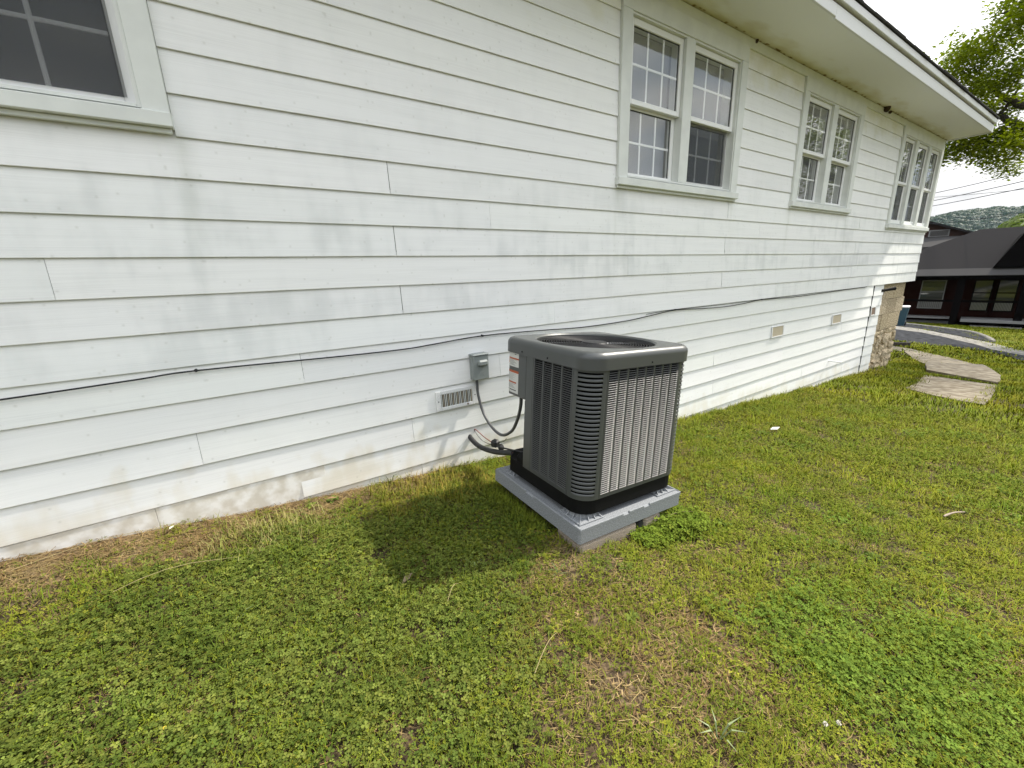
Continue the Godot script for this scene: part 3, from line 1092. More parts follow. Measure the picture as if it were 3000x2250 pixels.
func build_unit() -> void:
	var ac := thing("air_conditioner", "grey louvred outdoor air conditioner unit standing on the plastic pad", "air conditioner", unit_at)
	var hb := 0.113
	var hc := 0.785
	var ht := 0.858
	# black base pan
	var mb := MB.new()
	var ob := body_outline(HW - 0.006, 0.098, 0.09)
	mb.wall_strip(ob, 0.034, ob, hb + 0.004)
	mb.fan(ob, hb + 0.004, true)
	mb.fan(ob, 0.034, false)
	obj("base_pan", mb, M.black, ac)
	# dark coil inside
	mb = MB.new()
	var oc := body_outline(HW - 0.022, 0.085, 0.26)
	mb.wall_strip(oc, hb + 0.005, oc, hc - 0.01)
	obj("coil", mb, M.coil, ac)
	# cap with a rolled edge and a round opening
	var cap := MB.new()
	var chw := HW + 0.011
	var lip := round_square(chw, 0.108, 8)
	var nn := []
	for k in lip.size():
		var q: Vector2 = lip[k]
		var ce := Vector2(clampf(q.x, -chw + 0.108, chw - 0.108), clampf(q.y, -chw + 0.108, chw - 0.108))
		var dd := (q - ce).normalized()
		nn.append(Vector3(dd.x, 0, dd.y))
	var rr := 0.034
	var prev := lip
	var ph := hc - 0.012
	var rows := [[lip, ph, 0.0]]
	rows.append([lip, ht - rr, 0.0])
	for s in range(1, 7):
		var a := PI / 2 * s / 6
		var o := []
		for k in lip.size():
			o.append(lip[k] - Vector2(nn[k].x, nn[k].z) * rr * (1.0 - cos(a)))
		rows.append([o, ht - rr + rr * sin(a), a])
	var m := lip.size()
	for i in rows.size() - 1:
		for k in m:
			var k2 := (k + 1) % m
			var f := func(row, kk: int) -> Array:
				var p: Vector2 = row[0][kk]
				var nd: Vector3 = nn[kk] * cos(row[2]) + Vector3.UP * sin(row[2])
				return [Vector3(p.x, row[1], p.y), nd]
			var A = f.call(rows[i], k)
			var B = f.call(rows[i], k2)
			var C2 = f.call(rows[i + 1], k2)
			var D2 = f.call(rows[i + 1], k)
			cap.quad_n(B[0], A[0], D2[0], C2[0], B[1], A[1], D2[1], C2[1])
	# top sheet between the rolled edge and the fan opening
	var top: Array = rows[rows.size() - 1][0]
	var R := 0.328
	var steps := 72
	var outer := []
	var inner := []
	for k in steps:
		var a := TAU * k / steps
		var d := Vector2(cos(a), sin(a))
		outer.append(ray_to(top, d))
		inner.append(d * R)
	var lipr := []
	for k in steps:
		lipr.append(inner[k] * 1.03)
	for k in steps:
		var k2 := (k + 1) % steps
		cap.quad(Vector3(outer[k2].x, ht, outer[k2].y), Vector3(outer[k].x, ht, outer[k].y), Vector3(lipr[k].x, ht, lipr[k].y), Vector3(lipr[k2].x, ht, lipr[k2].y))
		cap.quad(Vector3(lipr[k2].x, ht, lipr[k2].y), Vector3(lipr[k].x, ht, lipr[k].y), Vector3(inner[k].x, ht - 0.008, inner[k].y), Vector3(inner[k2].x, ht - 0.008, inner[k2].y))
		cap.quad(Vector3(inner[k2].x, ht - 0.008, inner[k2].y), Vector3(inner[k].x, ht - 0.008, inner[k].y), Vector3(inner[k].x, ht - 0.03, inner[k].y), Vector3(inner[k2].x, ht - 0.03, inner[k2].y))
	obj("cap", cap, M.ac, ac)
	# fan well below the guard
	var well := MB.new()
	var wc := circle(0, 0, R - 0.002, 48)
	for k in 48:
		var k2 := (k + 1) % 48
		well.quad(Vector3(wc[k2].x, ht - 0.03, wc[k2].y), Vector3(wc[k].x, ht - 0.03, wc[k].y), Vector3(wc[k].x, 0.55, wc[k].y), Vector3(wc[k2].x, 0.55, wc[k2].y))
	well.fan(wc, 0.55, true)
	obj("fan_well", well, M.black, ac)
	for k in 3:
		var b := MB.new()
		var t := Transform3D(Basis(Vector3.UP, TAU * k / 3 + 0.4) * Basis(Vector3.RIGHT, 0.45), Vector3(0, 0.74, 0))
		b.cbox(Vector3(0.06, -0.002, -0.08), Vector3(0.295, 0.002, 0.10), 0.0015, t)
		obj("fan_blade", b, M.black, ac)
	var hub := MB.new()
	var hp := [[0.075, ht - 0.05], [0.075, ht - 0.018], [0.068, ht - 0.010], [0.0, ht - 0.006]]
	lathe(hub, hp, 32)
	obj("motor_hub", hub, M.steel, ac)
	for k in 17:
		var r := 0.088 + 0.0142 * k
		var ring := MB.new()
		var pts := []
		for i in 41:
			pts.append(Vector3(cos(TAU * i / 40) * r, ht - 0.016, sin(TAU * i / 40) * r))
		ring.tube(pts, 0.0024, 5, false)
		obj("guard_ring", ring, M.steel, ac)
	for k in 4:
		var a := deg_to_rad([202.0, 22.0, 112.0, 292.0][k])
		var d := Vector3(cos(a), 0, sin(a))
		var st := MB.new()
		st.tube([d * 0.07 + Vector3(0, ht - 0.021, 0), d * (R - 0.002) + Vector3(0, ht - 0.021, 0)], 0.0052, 6)
		obj("guard_strut", st, M.steel if k > 1 else M.bright, ac)  # two struts coloured bright as painted highlights, the others plain steel
	# screws along the lower edge of the cap
	for q in [[-HW - 0.010, -0.16, 0], [-HW - 0.010, 0.07, 0], [-0.29, HW - 0.012, 2], [0.03, HW + 0.010, 1]]:
		var s := MB.new()
		var at := Vector3(q[0], hc + 0.006, q[1])
		s.cbox(at - Vector3(0.0045, 0.0045, 0.0045), at + Vector3(0.0045, 0.0045, 0.0045), 0.002)
		if q[2] != 2:
			obj("screw", s, M.black, ac)
	# left face: plain service panel, rail strips, four columns of louvres
	var pn := MB.new()
	pn.cbox(Vector3(-HW - 0.001, hb, -0.1305), Vector3(-HW + 0.012, hc - 0.003, -0.066), 0.002)
	obj("side_strip", pn, M.ac, ac)
	var left_t := Transform3D(Basis(Vector3(0, 0, 1), Vector3(0, 1, 0), Vector3(-1, 0, 0)), Vector3(-HW, 0, 0))
	louvre_panel(ac, left_t, -0.064, 0.2605, hb, hc - 0.002, 4)
	var front_t := Transform3D(Basis.IDENTITY, Vector3(0, 0, HW))
	louvre_panel(ac, front_t, -0.2635, 0.2715, hb, hc - 0.002, 8)
	var right_t := Transform3D(Basis(Vector3(0, 0, -1), Vector3(0, 1, 0), Vector3(1, 0, 0)), Vector3(HW, 0, 0))
	louvre_panel(ac, right_t, -0.2635, 0.2715, hb, hc - 0.002, 8)
	var back_t := Transform3D(Basis(Vector3(-1, 0, 0), Vector3(0, 1, 0), Vector3(0, 0, -1)), Vector3(0, 0, -HW))
	louvre_panel(ac, back_t, -0.2635, 0.20, hb, hc - 0.002, 6)
	corner_panel(ac, Transform3D(Basis(Vector3.UP, 0.0), Vector3.ZERO), hb, hc - 0.002)
	corner_panel(ac, Transform3D(Basis(Vector3.UP, PI / 2), Vector3.ZERO), hb, hc - 0.002)
	corner_panel(ac, Transform3D(Basis(Vector3.UP, PI), Vector3.ZERO), hb, hc - 0.002)
	# control box at the rear left corner, over the open valve recess
	var cb := MB.new()
	var oo := [Vector2(-HW, -0.1325), Vector2(-0.20, -0.1325), Vector2(-0.20, -HW)]
	var bend := []
	for k in 9:
		var a := deg_to_rad(270.0 - 90.0 * k / 8)
		bend.append(Vector2(-HW + 0.1 + cos(a) * 0.1, -HW + 0.1 + sin(a) * 0.1))
	oo.append_array(bend)
	var ot := fix_turn(oo)
	var shrunk := []
	for q in ot:
		shrunk.append(Vector2(clampf(q.x, -HW + 0.008, -0.205), clampf(q.y, -HW + 0.008, -0.1375)))
	cb.wall_strip(ot, 0.524, ot, hc - 0.002)
	cb.wall_strip(shrunk, 0.516, ot, 0.524)
	cb.fan(shrunk, 0.516, false)
	obj("control_box", cb, M.ac, ac)
	var vp := MB.new()
	vp.box(Vector3(-HW + 0.001, hb, -0.136), Vector3(-0.20, 0.5155, -0.131))
	vp.box(Vector3(-0.2005, hb, -HW), Vector3(-0.196, 0.5155, -0.1365))
	obj("valve_plate", vp, M.ac, ac)
	var bk := MB.new()
	bk.cbox(Vector3(-HW + 0.012, hb - 0.06, -0.235), Vector3(-0.24, hb + 0.05, -0.1368), 0.02)
	obj("valve_bracket", bk, M.black, ac)
	# stickers wrapped round the front part of the control box
	for sp in [[0.690, 0.772, 0], [0.534, 0.668, 1]]:
		var st := MB.new()
		var line := [Vector2(-HW - 0.0012, -0.205), Vector2(-HW - 0.0012, -0.24), Vector2(-HW - 0.0012, -0.276)]
		for k in 4:
			var a := deg_to_rad(180.0 + 14.0 * (k + 1))
			line.append(Vector2(-HW + 0.1 + cos(a) * 0.1012, -HW + 0.1 + sin(a) * 0.1012))
		var L: int = line.size() - 1
		for k in L:
			var p: Vector2 = line[k]
			var q: Vector2 = line[k + 1]
			var ua := 1.0 - float(k) / L
			var ub := 1.0 - float(k + 1) / L
			st.quad(Vector3(q.x, sp[0], q.y), Vector3(p.x, sp[0], p.y), Vector3(p.x, sp[1], p.y), Vector3(q.x, sp[1], q.y), [Vector2(ub, 1), Vector2(ua, 1), Vector2(ua, 0), Vector2(ub, 0)])
		var sm := mat(0.62, 0.62, 0.61, 0.5)
		sm.albedo_texture = sticker_tex(sp[2])
		var so := obj("sticker", st, sm, ac)
		so.set_meta("label", "white warning sticker with an orange heading" if sp[2] == 0 else "long pale sticker with orange bands and fine print")

func fix_turn(o: Array) -> Array:
	# outline running from x towards z, as wall_strip expects
	var s := 0.0
	for k in o.size():
		var a: Vector2 = o[k]
		var b: Vector2 = o[(k + 1) % o.size()]
		s += a.x * b.y - b.x * a.y
	var r := o.duplicate()
	if s < 0:
		r.reverse()
	return r

func ray_to(o: Array, d: Vector2) -> Vector2:
	for k in o.size():
		var a: Vector2 = o[k]
		var b: Vector2 = o[(k + 1) % o.size()]
		var e := b - a
		var den := d.cross(e)
		if absf(den) < 1e-9:
			continue
		var t := a.cross(e) / den
		var s := a.cross(d) / den
		if t > 0 and s >= -1e-4 and s <= 1.0001:
			return d * t
	return d * 0.3

func lathe(mb: MB, prof: Array, n: int) -> void:
	for i in prof.size() - 1:
		for k in n:
			var a := TAU * k / n
			var b := TAU * (k + 1) / n
			var p0 := Vector3(cos(a) * prof[i][0], prof[i][1], sin(a) * prof[i][0])
			var p1 := Vector3(cos(b) * prof[i][0], prof[i][1], sin(b) * prof[i][0])
			var p2 := Vector3(cos(b) * prof[i + 1][0], prof[i + 1][1], sin(b) * prof[i + 1][0])
			var p3 := Vector3(cos(a) * prof[i + 1][0], prof[i + 1][1], sin(a) * prof[i + 1][0])
			mb.quad(p1, p0, p3, p2)

func sticker_tex(which: int) -> ImageTexture:
	var im := Image.create(96, 192, false, Image.FORMAT_RGB8)
	im.fill(Color(0.93, 0.93, 0.92))
	var orange := Color(0.78, 0.36, 0.14)
	var ink := Color(0.25, 0.25, 0.25)
	if which == 0:
		im.fill_rect(Rect2i(0, 70, 96, 22), orange)
		im.fill_rect(Rect2i(0, 92, 40, 62), orange)
		for k in 8:
			im.fill_rect(Rect2i(46, 98 + 10 * k, 40 - (k * 13) % 17, 3), ink)
		im.fill_rect(Rect2i(76, 16, 8, 8), ink)
	else:
		im.fill_rect(Rect2i(0, 0, 96, 20), orange)
		for k in 7:
			im.fill_rect(Rect2i(8, 28 + 8 * k, 78 - (k * 11) % 19, 2), Color(0.55, 0.55, 0.55))
		im.fill_rect(Rect2i(20, 96, 66, 13), orange)
		for k in 5:
			im.fill_rect(Rect2i(20, 116 + 8 * k, 62 - (k * 13) % 17, 2), ink)
		im.fill_rect(Rect2i(10, 164, 30, 8), ink)
		im.fill_rect(Rect2i(50, 164, 36, 8), ink)
	return ImageTexture.create_from_image(im)

# a flat face in its own axes (x along, z outward): frame, ribs between columns, and pressed louvres
func louvre_panel(ac: Node3D, t: Transform3D, x0: float, x1: float, y0: float, y1: float, cols: int) -> void:
	var fr := MB.new()
	var edge := 0.010
	var low := 0.022
	var high := 0.006
	fr.box(Vector3(x0, y0, -0.010), Vector3(x0 + edge, y1, 0.0), t)
	fr.box(Vector3(x1 - edge, y0, -0.010), Vector3(x1, y1, 0.0), t)
	fr.box(Vector3(x0 + edge, y0, -0.010), Vector3(x1 - edge, y0 + low, -0.0002), t)
	fr.box(Vector3(x0 + edge, y1 - high, -0.010), Vector3(x1 - edge, y1, -0.0002), t)
	obj("louvre_frame", fr, M.ac, ac)
	var pitch := (x1 - x0 - 2 * edge) / cols
	var rib := 0.011
	var grid := MB.new()
	for c in range(1, cols):
		var rx := x0 + edge + pitch * c
		var rb := MB.new()
		rb.box(Vector3(rx - rib / 2, y0 + low, -0.008), Vector3(rx + rib / 2, y1 - high, -0.0003), t)
		obj("louvre_rib", rb, M.ac, ac)
	var rows := 57
	var ry := (y1 - high - y0 - low) / rows
	for c in cols:
		var a := x0 + edge + pitch * c + (rib / 2 if c > 0 else 0.0)
		var b := x0 + edge + pitch * (c + 1) - (rib / 2 if c < cols - 1 else 0.0)
		for r in rows:
			var y := y0 + low + ry * r
			# section from the foot lip out and up into the face
			var p := [Vector2(y + 0.0002, -0.002), Vector2(y + 0.0008, 0.0026), Vector2(y + 0.0016, 0.0024), Vector2(y + 0.0046, -0.0022)]
			for i in 3:
				grid.quad(t * Vector3(a, p[i].x, p[i].y), t * Vector3(b, p[i].x, p[i].y), t * Vector3(b, p[i + 1].x, p[i + 1].y), t * Vector3(a, p[i + 1].x, p[i + 1].y))
	var go := obj("louvre_grid", grid, M.slat, ac)
	go.set_meta("kind", "stuff")

# a rounded corner (towards -x, +z before turning) with 29 curved slats
func corner_panel(ac: Node3D, t: Transform3D, y0: float, y1: float) -> void:
	var path := []
	var ce := Vector2(-HW + 0.1, HW - 0.1)
	path.append(Vector2(-HW, HW - 0.1125))
	for k in 11:
		var a := PI - PI / 2 * k / 10
		path.append(ce + Vector2(cos(a), sin(a)) * 0.1)
	path.append(Vector2(-HW + 0.1105, HW))
	var nrm := []
	for k in path.size():
		var d: Vector2 = path[mini(k + 1, path.size() - 1)] - path[maxi(k - 1, 0)]
		nrm.append(Vector2(-d.y, d.x).normalized())
	# the frame: foot band, head band and two uprights that follow the curve
	var fr := MB.new()
	var band := func(k0: int, k1: int, ya: float, yb: float, off: float) -> void:
		for k in range(k0, k1):
			var p: Vector2 = path[k] + nrm[k] * off
			var q: Vector2 = path[k + 1] + nrm[k + 1] * off
			var n1 := Vector3(nrm[k].x, 0, nrm[k].y)
			var n2 := Vector3(nrm[k + 1].x, 0, nrm[k + 1].y)
			fr.quad_n(t * Vector3(p.x, ya, p.y), t * Vector3(q.x, ya, q.y), t * Vector3(q.x, yb, q.y), t * Vector3(p.x, yb, p.y), t.basis * n1, t.basis * n2, t.basis * n2, t.basis * n1)
	band.call(0, path.size() - 1, y0, y0 + 0.020, 0.0)
	band.call(0, path.size() - 1, y1 - 0.022, y1, 0.0)
	band.call(0, 2, y0 + 0.020, y1 - 0.022, 0.0)
	band.call(path.size() - 3, path.size() - 1, y0 + 0.020, y1 - 0.022, 0.0)
	obj("corner_frame", fr, M.ac, ac)
	var rows := 29
	var ry := (y1 - 0.022 - y0 - 0.020) / rows
	var sl := MB.new()
	var prof := [Vector2(0.0008, -0.004), Vector2(0.001, 0.0022), Vector2(0.0035, 0.0026), Vector2(0.0095, 0.0012), Vector2(0.0128, -0.002)]
	var a0 := 2
	var a1 := path.size() - 3
	for k in range(a0, a1):
		for i in prof.size() - 1:
			var f := func(kk: int, pp: Vector2) -> Vector3:
				# the pressed part fades out at both ends
				var e := smooth(0.0, 1.0, minf(kk - a0, a1 - kk) * 0.9)
				var off: float = pp.y * e if pp.y > 0.0 else pp.y
				var q: Vector2 = path[kk] + nrm[kk] * off
				return t * Vector3(q.x, pp.x, q.y)
			sl.quad(f.call(k, prof[i]), f.call(k + 1, prof[i]), f.call(k + 1, prof[i + 1]), f.call(k, prof[i + 1]))
	var mesh := sl.mesh(M.ac)
	for r in rows:
		obj("louvre_slat", mesh, null, ac, Transform3D(Basis.IDENTITY, Vector3(0, y0 + 0.020 + ry * r, 0)))

# ------------------------------------------------------------------ smaller things fixed to the wall
func curve(pts: Array, n := 8) -> Array:
	var c := Curve3D.new()
	for i in pts.size():
		var a: Vector3 = pts[maxi(i - 1, 0)]
		var b: Vector3 = pts[mini(i + 1, pts.size() - 1)]
		var tg := (b - a) / 6.0
		c.add_point(pts[i], -tg, tg)
	var o := []
	for i in pts.size() - 1:
		for k in n:
			o.append(c.sample(i, float(k) / n))
	o.append(pts[pts.size() - 1])
	return o

func build_wall_fittings() -> void:
	# disconnect box
	var db := thing("electrical_box", "small grey electrical disconnect box on the wall beside the air conditioner", "electrical box", Transform3D(Basis.IDENTITY, Vector3(1.417, -1.226, 0.020)))
	var mb := MB.new()
	mb.cbox(Vector3(-0.059, 0.0, 0.0), Vector3(0.059, 0.18, 0.058), 0.003)
	obj("case", mb, M.box_grey, db)
	mb = MB.new()
	mb.cbox(Vector3(-0.063, 0.002, 0.0585), Vector3(0.063, 0.176, 0.068), 0.003)
	obj("cover", mb, M.box_grey, db)
	mb = MB.new()
	mb.cbox(Vector3(-0.065, 0.1765, -0.0), Vector3(0.065, 0.192, 0.074), 0.005)
	obj("hood", mb, M.box_grey, db)
	mb = MB.new()
	mb.cbox(Vector3(-0.030, 0.103, 0.0685), Vector3(0.050, 0.148, 0.094), 0.013)
	obj("handle", mb, M.box_grey, db)
	mb = MB.new()
	for k in 3:
		var pts := []
		for i in 7:
			var a := PI * (0.15 + 0.7 * i / 6)
			pts.append(Vector3(cos(a) * (0.034 - 0.006 * k), 0.022 + 0.010 * k + sin(a) * 0.016, 0.0685))
		mb.tube(pts, 0.0012, 5)
	obj("embossed_arc", mb, M.box_grey, db)
	# conduit whip
	var cd := MB.new()
	cd.tube(curve([Vector3(1.392, -1.228, 0.052), Vector3(1.393, -1.262, 0.054), Vector3(1.394, -1.35, 0.062), Vector3(1.402, -1.47, 0.11), Vector3(1.400, -1.545, 0.22), Vector3(1.392, -1.562, 0.37), Vector3(1.385, -1.49, 0.51), Vector3(1.362, -1.37, 0.62), Vector3(1.335, -1.25, 0.70), Vector3(1.328, -1.185, 0.715)]), 0.0105, 10)
	tag(obj("conduit", cd, M.conduit), "grey flexible conduit hanging in a loop between electrical box and air conditioner", "conduit")
	# insulated line
	var hs := thing("refrigerant_line", "black foam insulated pipe curving from the wall to the air conditioner", "pipe", Transform3D(Basis.IDENTITY, Vector3(1.333, -1.70, 0.1)))
	var base := Vector3(1.333, -1.70, 0.1)
	var hp := [Vector3(1.325, -1.655, -0.02), Vector3(1.329, -1.685, 0.03), Vector3(1.338, -1.712, 0.10), Vector3(1.350, -1.716, 0.20), Vector3(1.356, -1.685, 0.36), Vector3(1.352, -1.635, 0.51), Vector3(1.347, -1.612, 0.585)]
	for i in hp.size():
		hp[i] = hp[i] - base
	mb = MB.new()
	mb.tube(curve(hp), 0.0185, 12)
	obj("insulation", mb, M.rubber, hs)
	mb = MB.new()
	mb.tube([Vector3(1.347, -1.612, 0.58) - base, Vector3(1.346, -1.595, 0.66) - base, Vector3(1.40, -1.58, 0.75) - base], 0.0105, 10)
	obj("copper_pipe", mb, M.copper, hs)
	mb = MB.new()
	mb.tube(curve([Vector3(1.36, -1.652, 0.33) - base, Vector3(1.35, -1.62, 0.45) - base, Vector3(1.345, -1.585, 0.60) - base, Vector3(1.39, -1.57, 0.74) - base]), 0.006, 8)
	obj("liquid_pipe", mb, M.rubber, hs)
	# wrapped valve and thin wires
	var va := MB.new()
	va.cbox(Vector3(-0.030, -0.022, -0.028), Vector3(0.024, 0.030, 0.024), 0.011, Transform3D(Basis(Vector3.UP, 0.4), Vector3(1.366, -1.635, 0.33)))
	va.cbox(Vector3(-0.016, -0.03, -0.012), Vector3(0.02, 0.012, 0.03), 0.009, Transform3D(Basis(Vector3.UP, -0.3), Vector3(1.376, -1.637, 0.375)))
	tag(obj("valve", va, M.rubber), "black wrapped valve resting on the insulated pipe", "valve")
	var wr := MB.new()
	wr.tube(curve([Vector3(1.372, -1.640, 0.012), Vector3(1.36, -1.612, 0.05), Vector3(1.375, -1.645, 0.16), Vector3(1.372, -1.645, 0.27), Vector3(1.368, -1.628, 0.33)]), 0.0034, 6)
	tag(obj("wire", wr, M.wire_red), "thin red wire running from the wall to the black valve", "wire")
	wr = MB.new()
	wr.tube(curve([Vector3(1.375, -1.642, 0.014), Vector3(1.348, -1.615, 0.05), Vector3(1.352, -1.66, 0.14), Vector3(1.362, -1.662, 0.25), Vector3(1.382, -1.632, 0.33), Vector3(1.39, -1.60, 0.40), Vector3(1.387, -1.565, 0.44)]), 0.0019, 5)
	tag(obj("wire", wr, M.cable), "thin dark wire looped past the valve up to the grey conduit", "wire")

	# foundation vent with its upright blades
	var v := Node3D.new()
	v.position = Vector3(1.235, -1.345, 0.0235)
	v.rotation.x = -0.055
	put(v, "vent", house)
	mb = MB.new()
	mb.cbox(Vector3(-0.165, -0.072, 0.0), Vector3(-0.125, 0.072, 0.010), 0.003)
	mb.cbox(Vector3(0.125, -0.072, 0.0), Vector3(0.165, 0.072, 0.010), 0.003)
	mb.cbox(Vector3(-0.1248, 0.046, 0.0), Vector3(0.1248, 0.072, 0.0098), 0.003)
	mb.cbox(Vector3(-0.1248, -0.072, 0.0), Vector3(0.1248, -0.046, 0.0098), 0.003)
	obj("vent_frame", mb, M.fascia, v)
	mb = MB.new()
	mb.box(Vector3(-0.124, -0.0455, -0.004), Vector3(0.124, 0.0455, 0.0035))
	obj("vent_shade_box", mb, M.coil, v)  # black box imitates the shade behind the blades
	for k in 20:
		var x := -0.119 + 0.2375 * k / 19
		mb = MB.new()
		mb.box(Vector3(x - 0.0022, -0.0455, 0.0037), Vector3(x + 0.0022, 0.0455, 0.0088))
		obj("vent_blade", mb, M.tan if k % 3 == 1 else M.trim, v)
	mb = MB.new()
	mb.cbox(Vector3(0.075, -0.064, 0.0095), Vector3(0.088, -0.050, 0.016), 0.003)
	obj("lever", mb, M.rust, v)
	for x in [-0.146, 0.146]:
		mb = MB.new()
		mb.cbox(Vector3(x - 0.004, -0.004, 0.0098), Vector3(x + 0.004, 0.004, 0.013), 0.001)
		obj("screw", mb, M.conduit, v)
	# little square vents
	for s in [[6.01, -1.345, 0.145, 0.062, M.tan], [7.93, -1.345, 0.155, 0.062, M.tan], [9.56, -1.345, 0.09, 0.064, M.rust]]:
		var sv := Node3D.new()
		sv.position = Vector3(s[0], s[1], 0.022 if s[0] < 9 else 0.009)
		sv.rotation.x = -0.055
		put(sv, "small_vent", house)
		var h: float = s[2]
		var hh: float = s[3]
		mb = MB.new()
		mb.cbox(Vector3(-h - 0.022, -hh - 0.016, 0.0), Vector3(-h, hh + 0.012, 0.009), 0.002)
		mb.cbox(Vector3(h, -hh - 0.016, 0.0), Vector3(h + 0.022, hh + 0.012, 0.009), 0.002)
		mb.cbox(Vector3(-h, hh, 0.0), Vector3(h, hh + 0.012, 0.0088), 0.002)
		mb.cbox(Vector3(-h, -hh - 0.016, 0.0), Vector3(h, -hh, 0.0088), 0.002)
		obj("vent_frame", mb, M.fascia, sv)
		mb = MB.new()
		mb.box(Vector3(-h, -hh, 0.0), Vector3(h, hh, 0.004))
		obj("vent_mesh", mb, s[4], sv)
	# white drain stub
	mb = MB.new()
	mb.tube([Vector3(7.93, -2.028, 0.0), Vector3(7.93, -2.028, 0.185)], 0.011, 10)
	obj("drain_stub", mb, M.vinyl, house)
	# cable draped along the wall
	var cp := []
	for q in [[-1.6, -0.945], [-0.905, -0.934], [-0.455, -0.921], [-0.217, -0.913], [0.496, -0.934], [0.884, -0.940], [1.075, -0.933], [1.474, -0.916], [2.0, -0.93], [2.462, -0.949], [3.0, -0.944], [3.362, -0.921], [3.745, -0.897], [4.2, -0.915], [4.659, -0.926], [5.1, -0.915], [5.477, -0.897], [6.3, -0.912], [7.197, -0.908], [8.061, -0.898], [8.963, -0.894]]:
		cp.append(Vector3(q[0], q[1], 0.024 + 0.006 * absf(sin(q[0] * 2.3))))
	mb = MB.new()
	mb.tube(curve(cp, 4), 0.0043, 6)
	tag(obj("cable", mb, M.cable), "black cable strung along the white siding above the air conditioner", "cable")
	cp = []
	for q in [[3.3, -0.905], [3.745, -0.892], [4.659, -0.900], [5.477, -0.893], [6.4, -0.897], [7.2, -0.893], [8.06, -0.893], [8.99, -0.892]]:
		cp.append(Vector3(q[0], q[1], 0.022))
	mb = MB.new()
	mb.tube(curve(cp, 3), 0.0026, 5)
	tag(obj("cable", mb, M.cable), "second thinner cable under the overhang at the wall's far end", "cable")
	for q in [[-0.217, -0.913], [1.474, -0.916], [3.745, -0.895], [5.477, -0.896]]:
		var cl := MB.new()
		cl.cbox(Vector3(q[0] - 0.006, q[1] - 0.006, 0.012), Vector3(q[0] + 0.006, q[1] + 0.008, 0.036), 0.002)
		obj("cable_clip", cl, M.cable, house)
	# black fitting at the top of the stone
	var fx := thing("lamp_fitting", "black swivel fitting under the overhang at the stone foundation", "fitting", Transform3D(Basis.IDENTITY, Vector3(9.93, -1.0, -0.05)))
	mb = MB.new()
	mb.cbox(Vector3(-0.11, -0.03, 0.0), Vector3(0.10, 0.028, 0.06), 0.01)
	obj("bracket", mb, M.black, fx)
	mb = MB.new()
	mb.tube([Vector3(0.06, 0.0, 0.05), Vector3(0.19, 0.03, 0.16)], [0.022, 0.034], 10)
	obj("head", mb, M.black, fx)
	mb = MB.new()
	mb.cbox(Vector3(0.05, -0.09, 0.01), Vector3(0.10, -0.031, 0.04), 0.008)
	obj("bulb_socket", mb, M.rust, fx)
	# mud nests under the eave
	for q in [[8.37, 1.655, 0.05, 0.045, "dark mud nest stuck under the eave between the far windows"], [8.55, 1.640, 0.045, 0.022, "tiny mud nest just beyond the larger nest under the eave"], [4.75, 1.66, 0.03, 0.018, "small brown speck of a nest under the eave above the paired window"]]:
		var n := MB.new()
		blobby(n, Vector3(q[0], q[1], q[2]), Vector3(q[3], q[3] * 0.95, q[3]), 7)
		tag(obj("mud_nest", n, M.nest), q[4], "nest", "nests under the eave")

func blobby(mb: MB, c: Vector3, r: Vector3, seed_: int) -> void:
	var n := 10
	var m := 6
	var f := func(i: int, j: int) -> Vector3:
		var a := TAU * (i % n) / n
		var b := PI * (float(j) / m - 0.5)
		var d := Vector3(cos(b) * cos(a), sin(b), cos(b) * sin(a))
		var k := 1.0 + 0.45 * nz.get_noise_3d(d.x * 1.5 + seed_ * 3.1, d.y * 1.5, d.z * 1.5)
		return c + d * r * k
	for i in n:
		for j in m:
			mb.quad(f.call(i + 1, j), f.call(i, j), f.call(i, j + 1), f.call(i + 1, j + 1))

# ------------------------------------------------------------------ path, road
func slab_mesh(poly: Array, lift: float, tilt: float, thick: float) -> MB:
	var pts := PackedVector2Array()
	for q in poly:
		pts.append(Vector2(q[0], q[1]))
	# more points along the edge, slightly ragged
	var fine := PackedVector2Array()
	for i in pts.size():
		var a := pts[i]
		var b := pts[(i + 1) % pts.size()]
		for k in 3:
			var p := a.lerp(b, k / 3.0)
			fine.append(p + Vector2(rng.randf_range(-0.012, 0.012), rng.randf_range(-0.012, 0.012)) * (0.0 if k == 0 else 1.0))
	hard.append(pts)
	var cx := Vector2.ZERO
	for p in fine:
		cx += p / fine.size()
	var top := func(p: Vector2) -> Vector3: return Vector3(p.x, ground_line(p.x) + 0.02 * clampf(p.y, 0, 6) + lift + (p.y - cx.y) * tilt, p.y)
	var mb := MB.new()
	var idx := Geometry2D.triangulate_polygon(fine)
	for i in range(0, idx.size(), 3):
		var a: Vector3 = top.call(fine[idx[i]])
		var b: Vector3 = top.call(fine[idx[i + 1]])
		var c: Vector3 = top.call(fine[idx[i + 2]])
		if (b - a).cross(c - a).y > 0:
			mb.tri(a, b, c)
		else:
			mb.tri(a, c, b)
	var area := 0.0
	for i in fine.size():
		var a := fine[i]
		var b := fine[(i + 1) % fine.size()]
		area += a.x * b.y - b.x * a.y
	for i in fine.size():
		var a: Vector3 = top.call(fine[i])
		var b: Vector3 = top.call(fine[(i + 1) % fine.size()])
		var dn := Vector3(0, -thick, 0)
		if area > 0:
			mb.quad(b + dn, a + dn, a, b)
		else:
			mb.quad(a + dn, b + dn, b, a)
	return mb

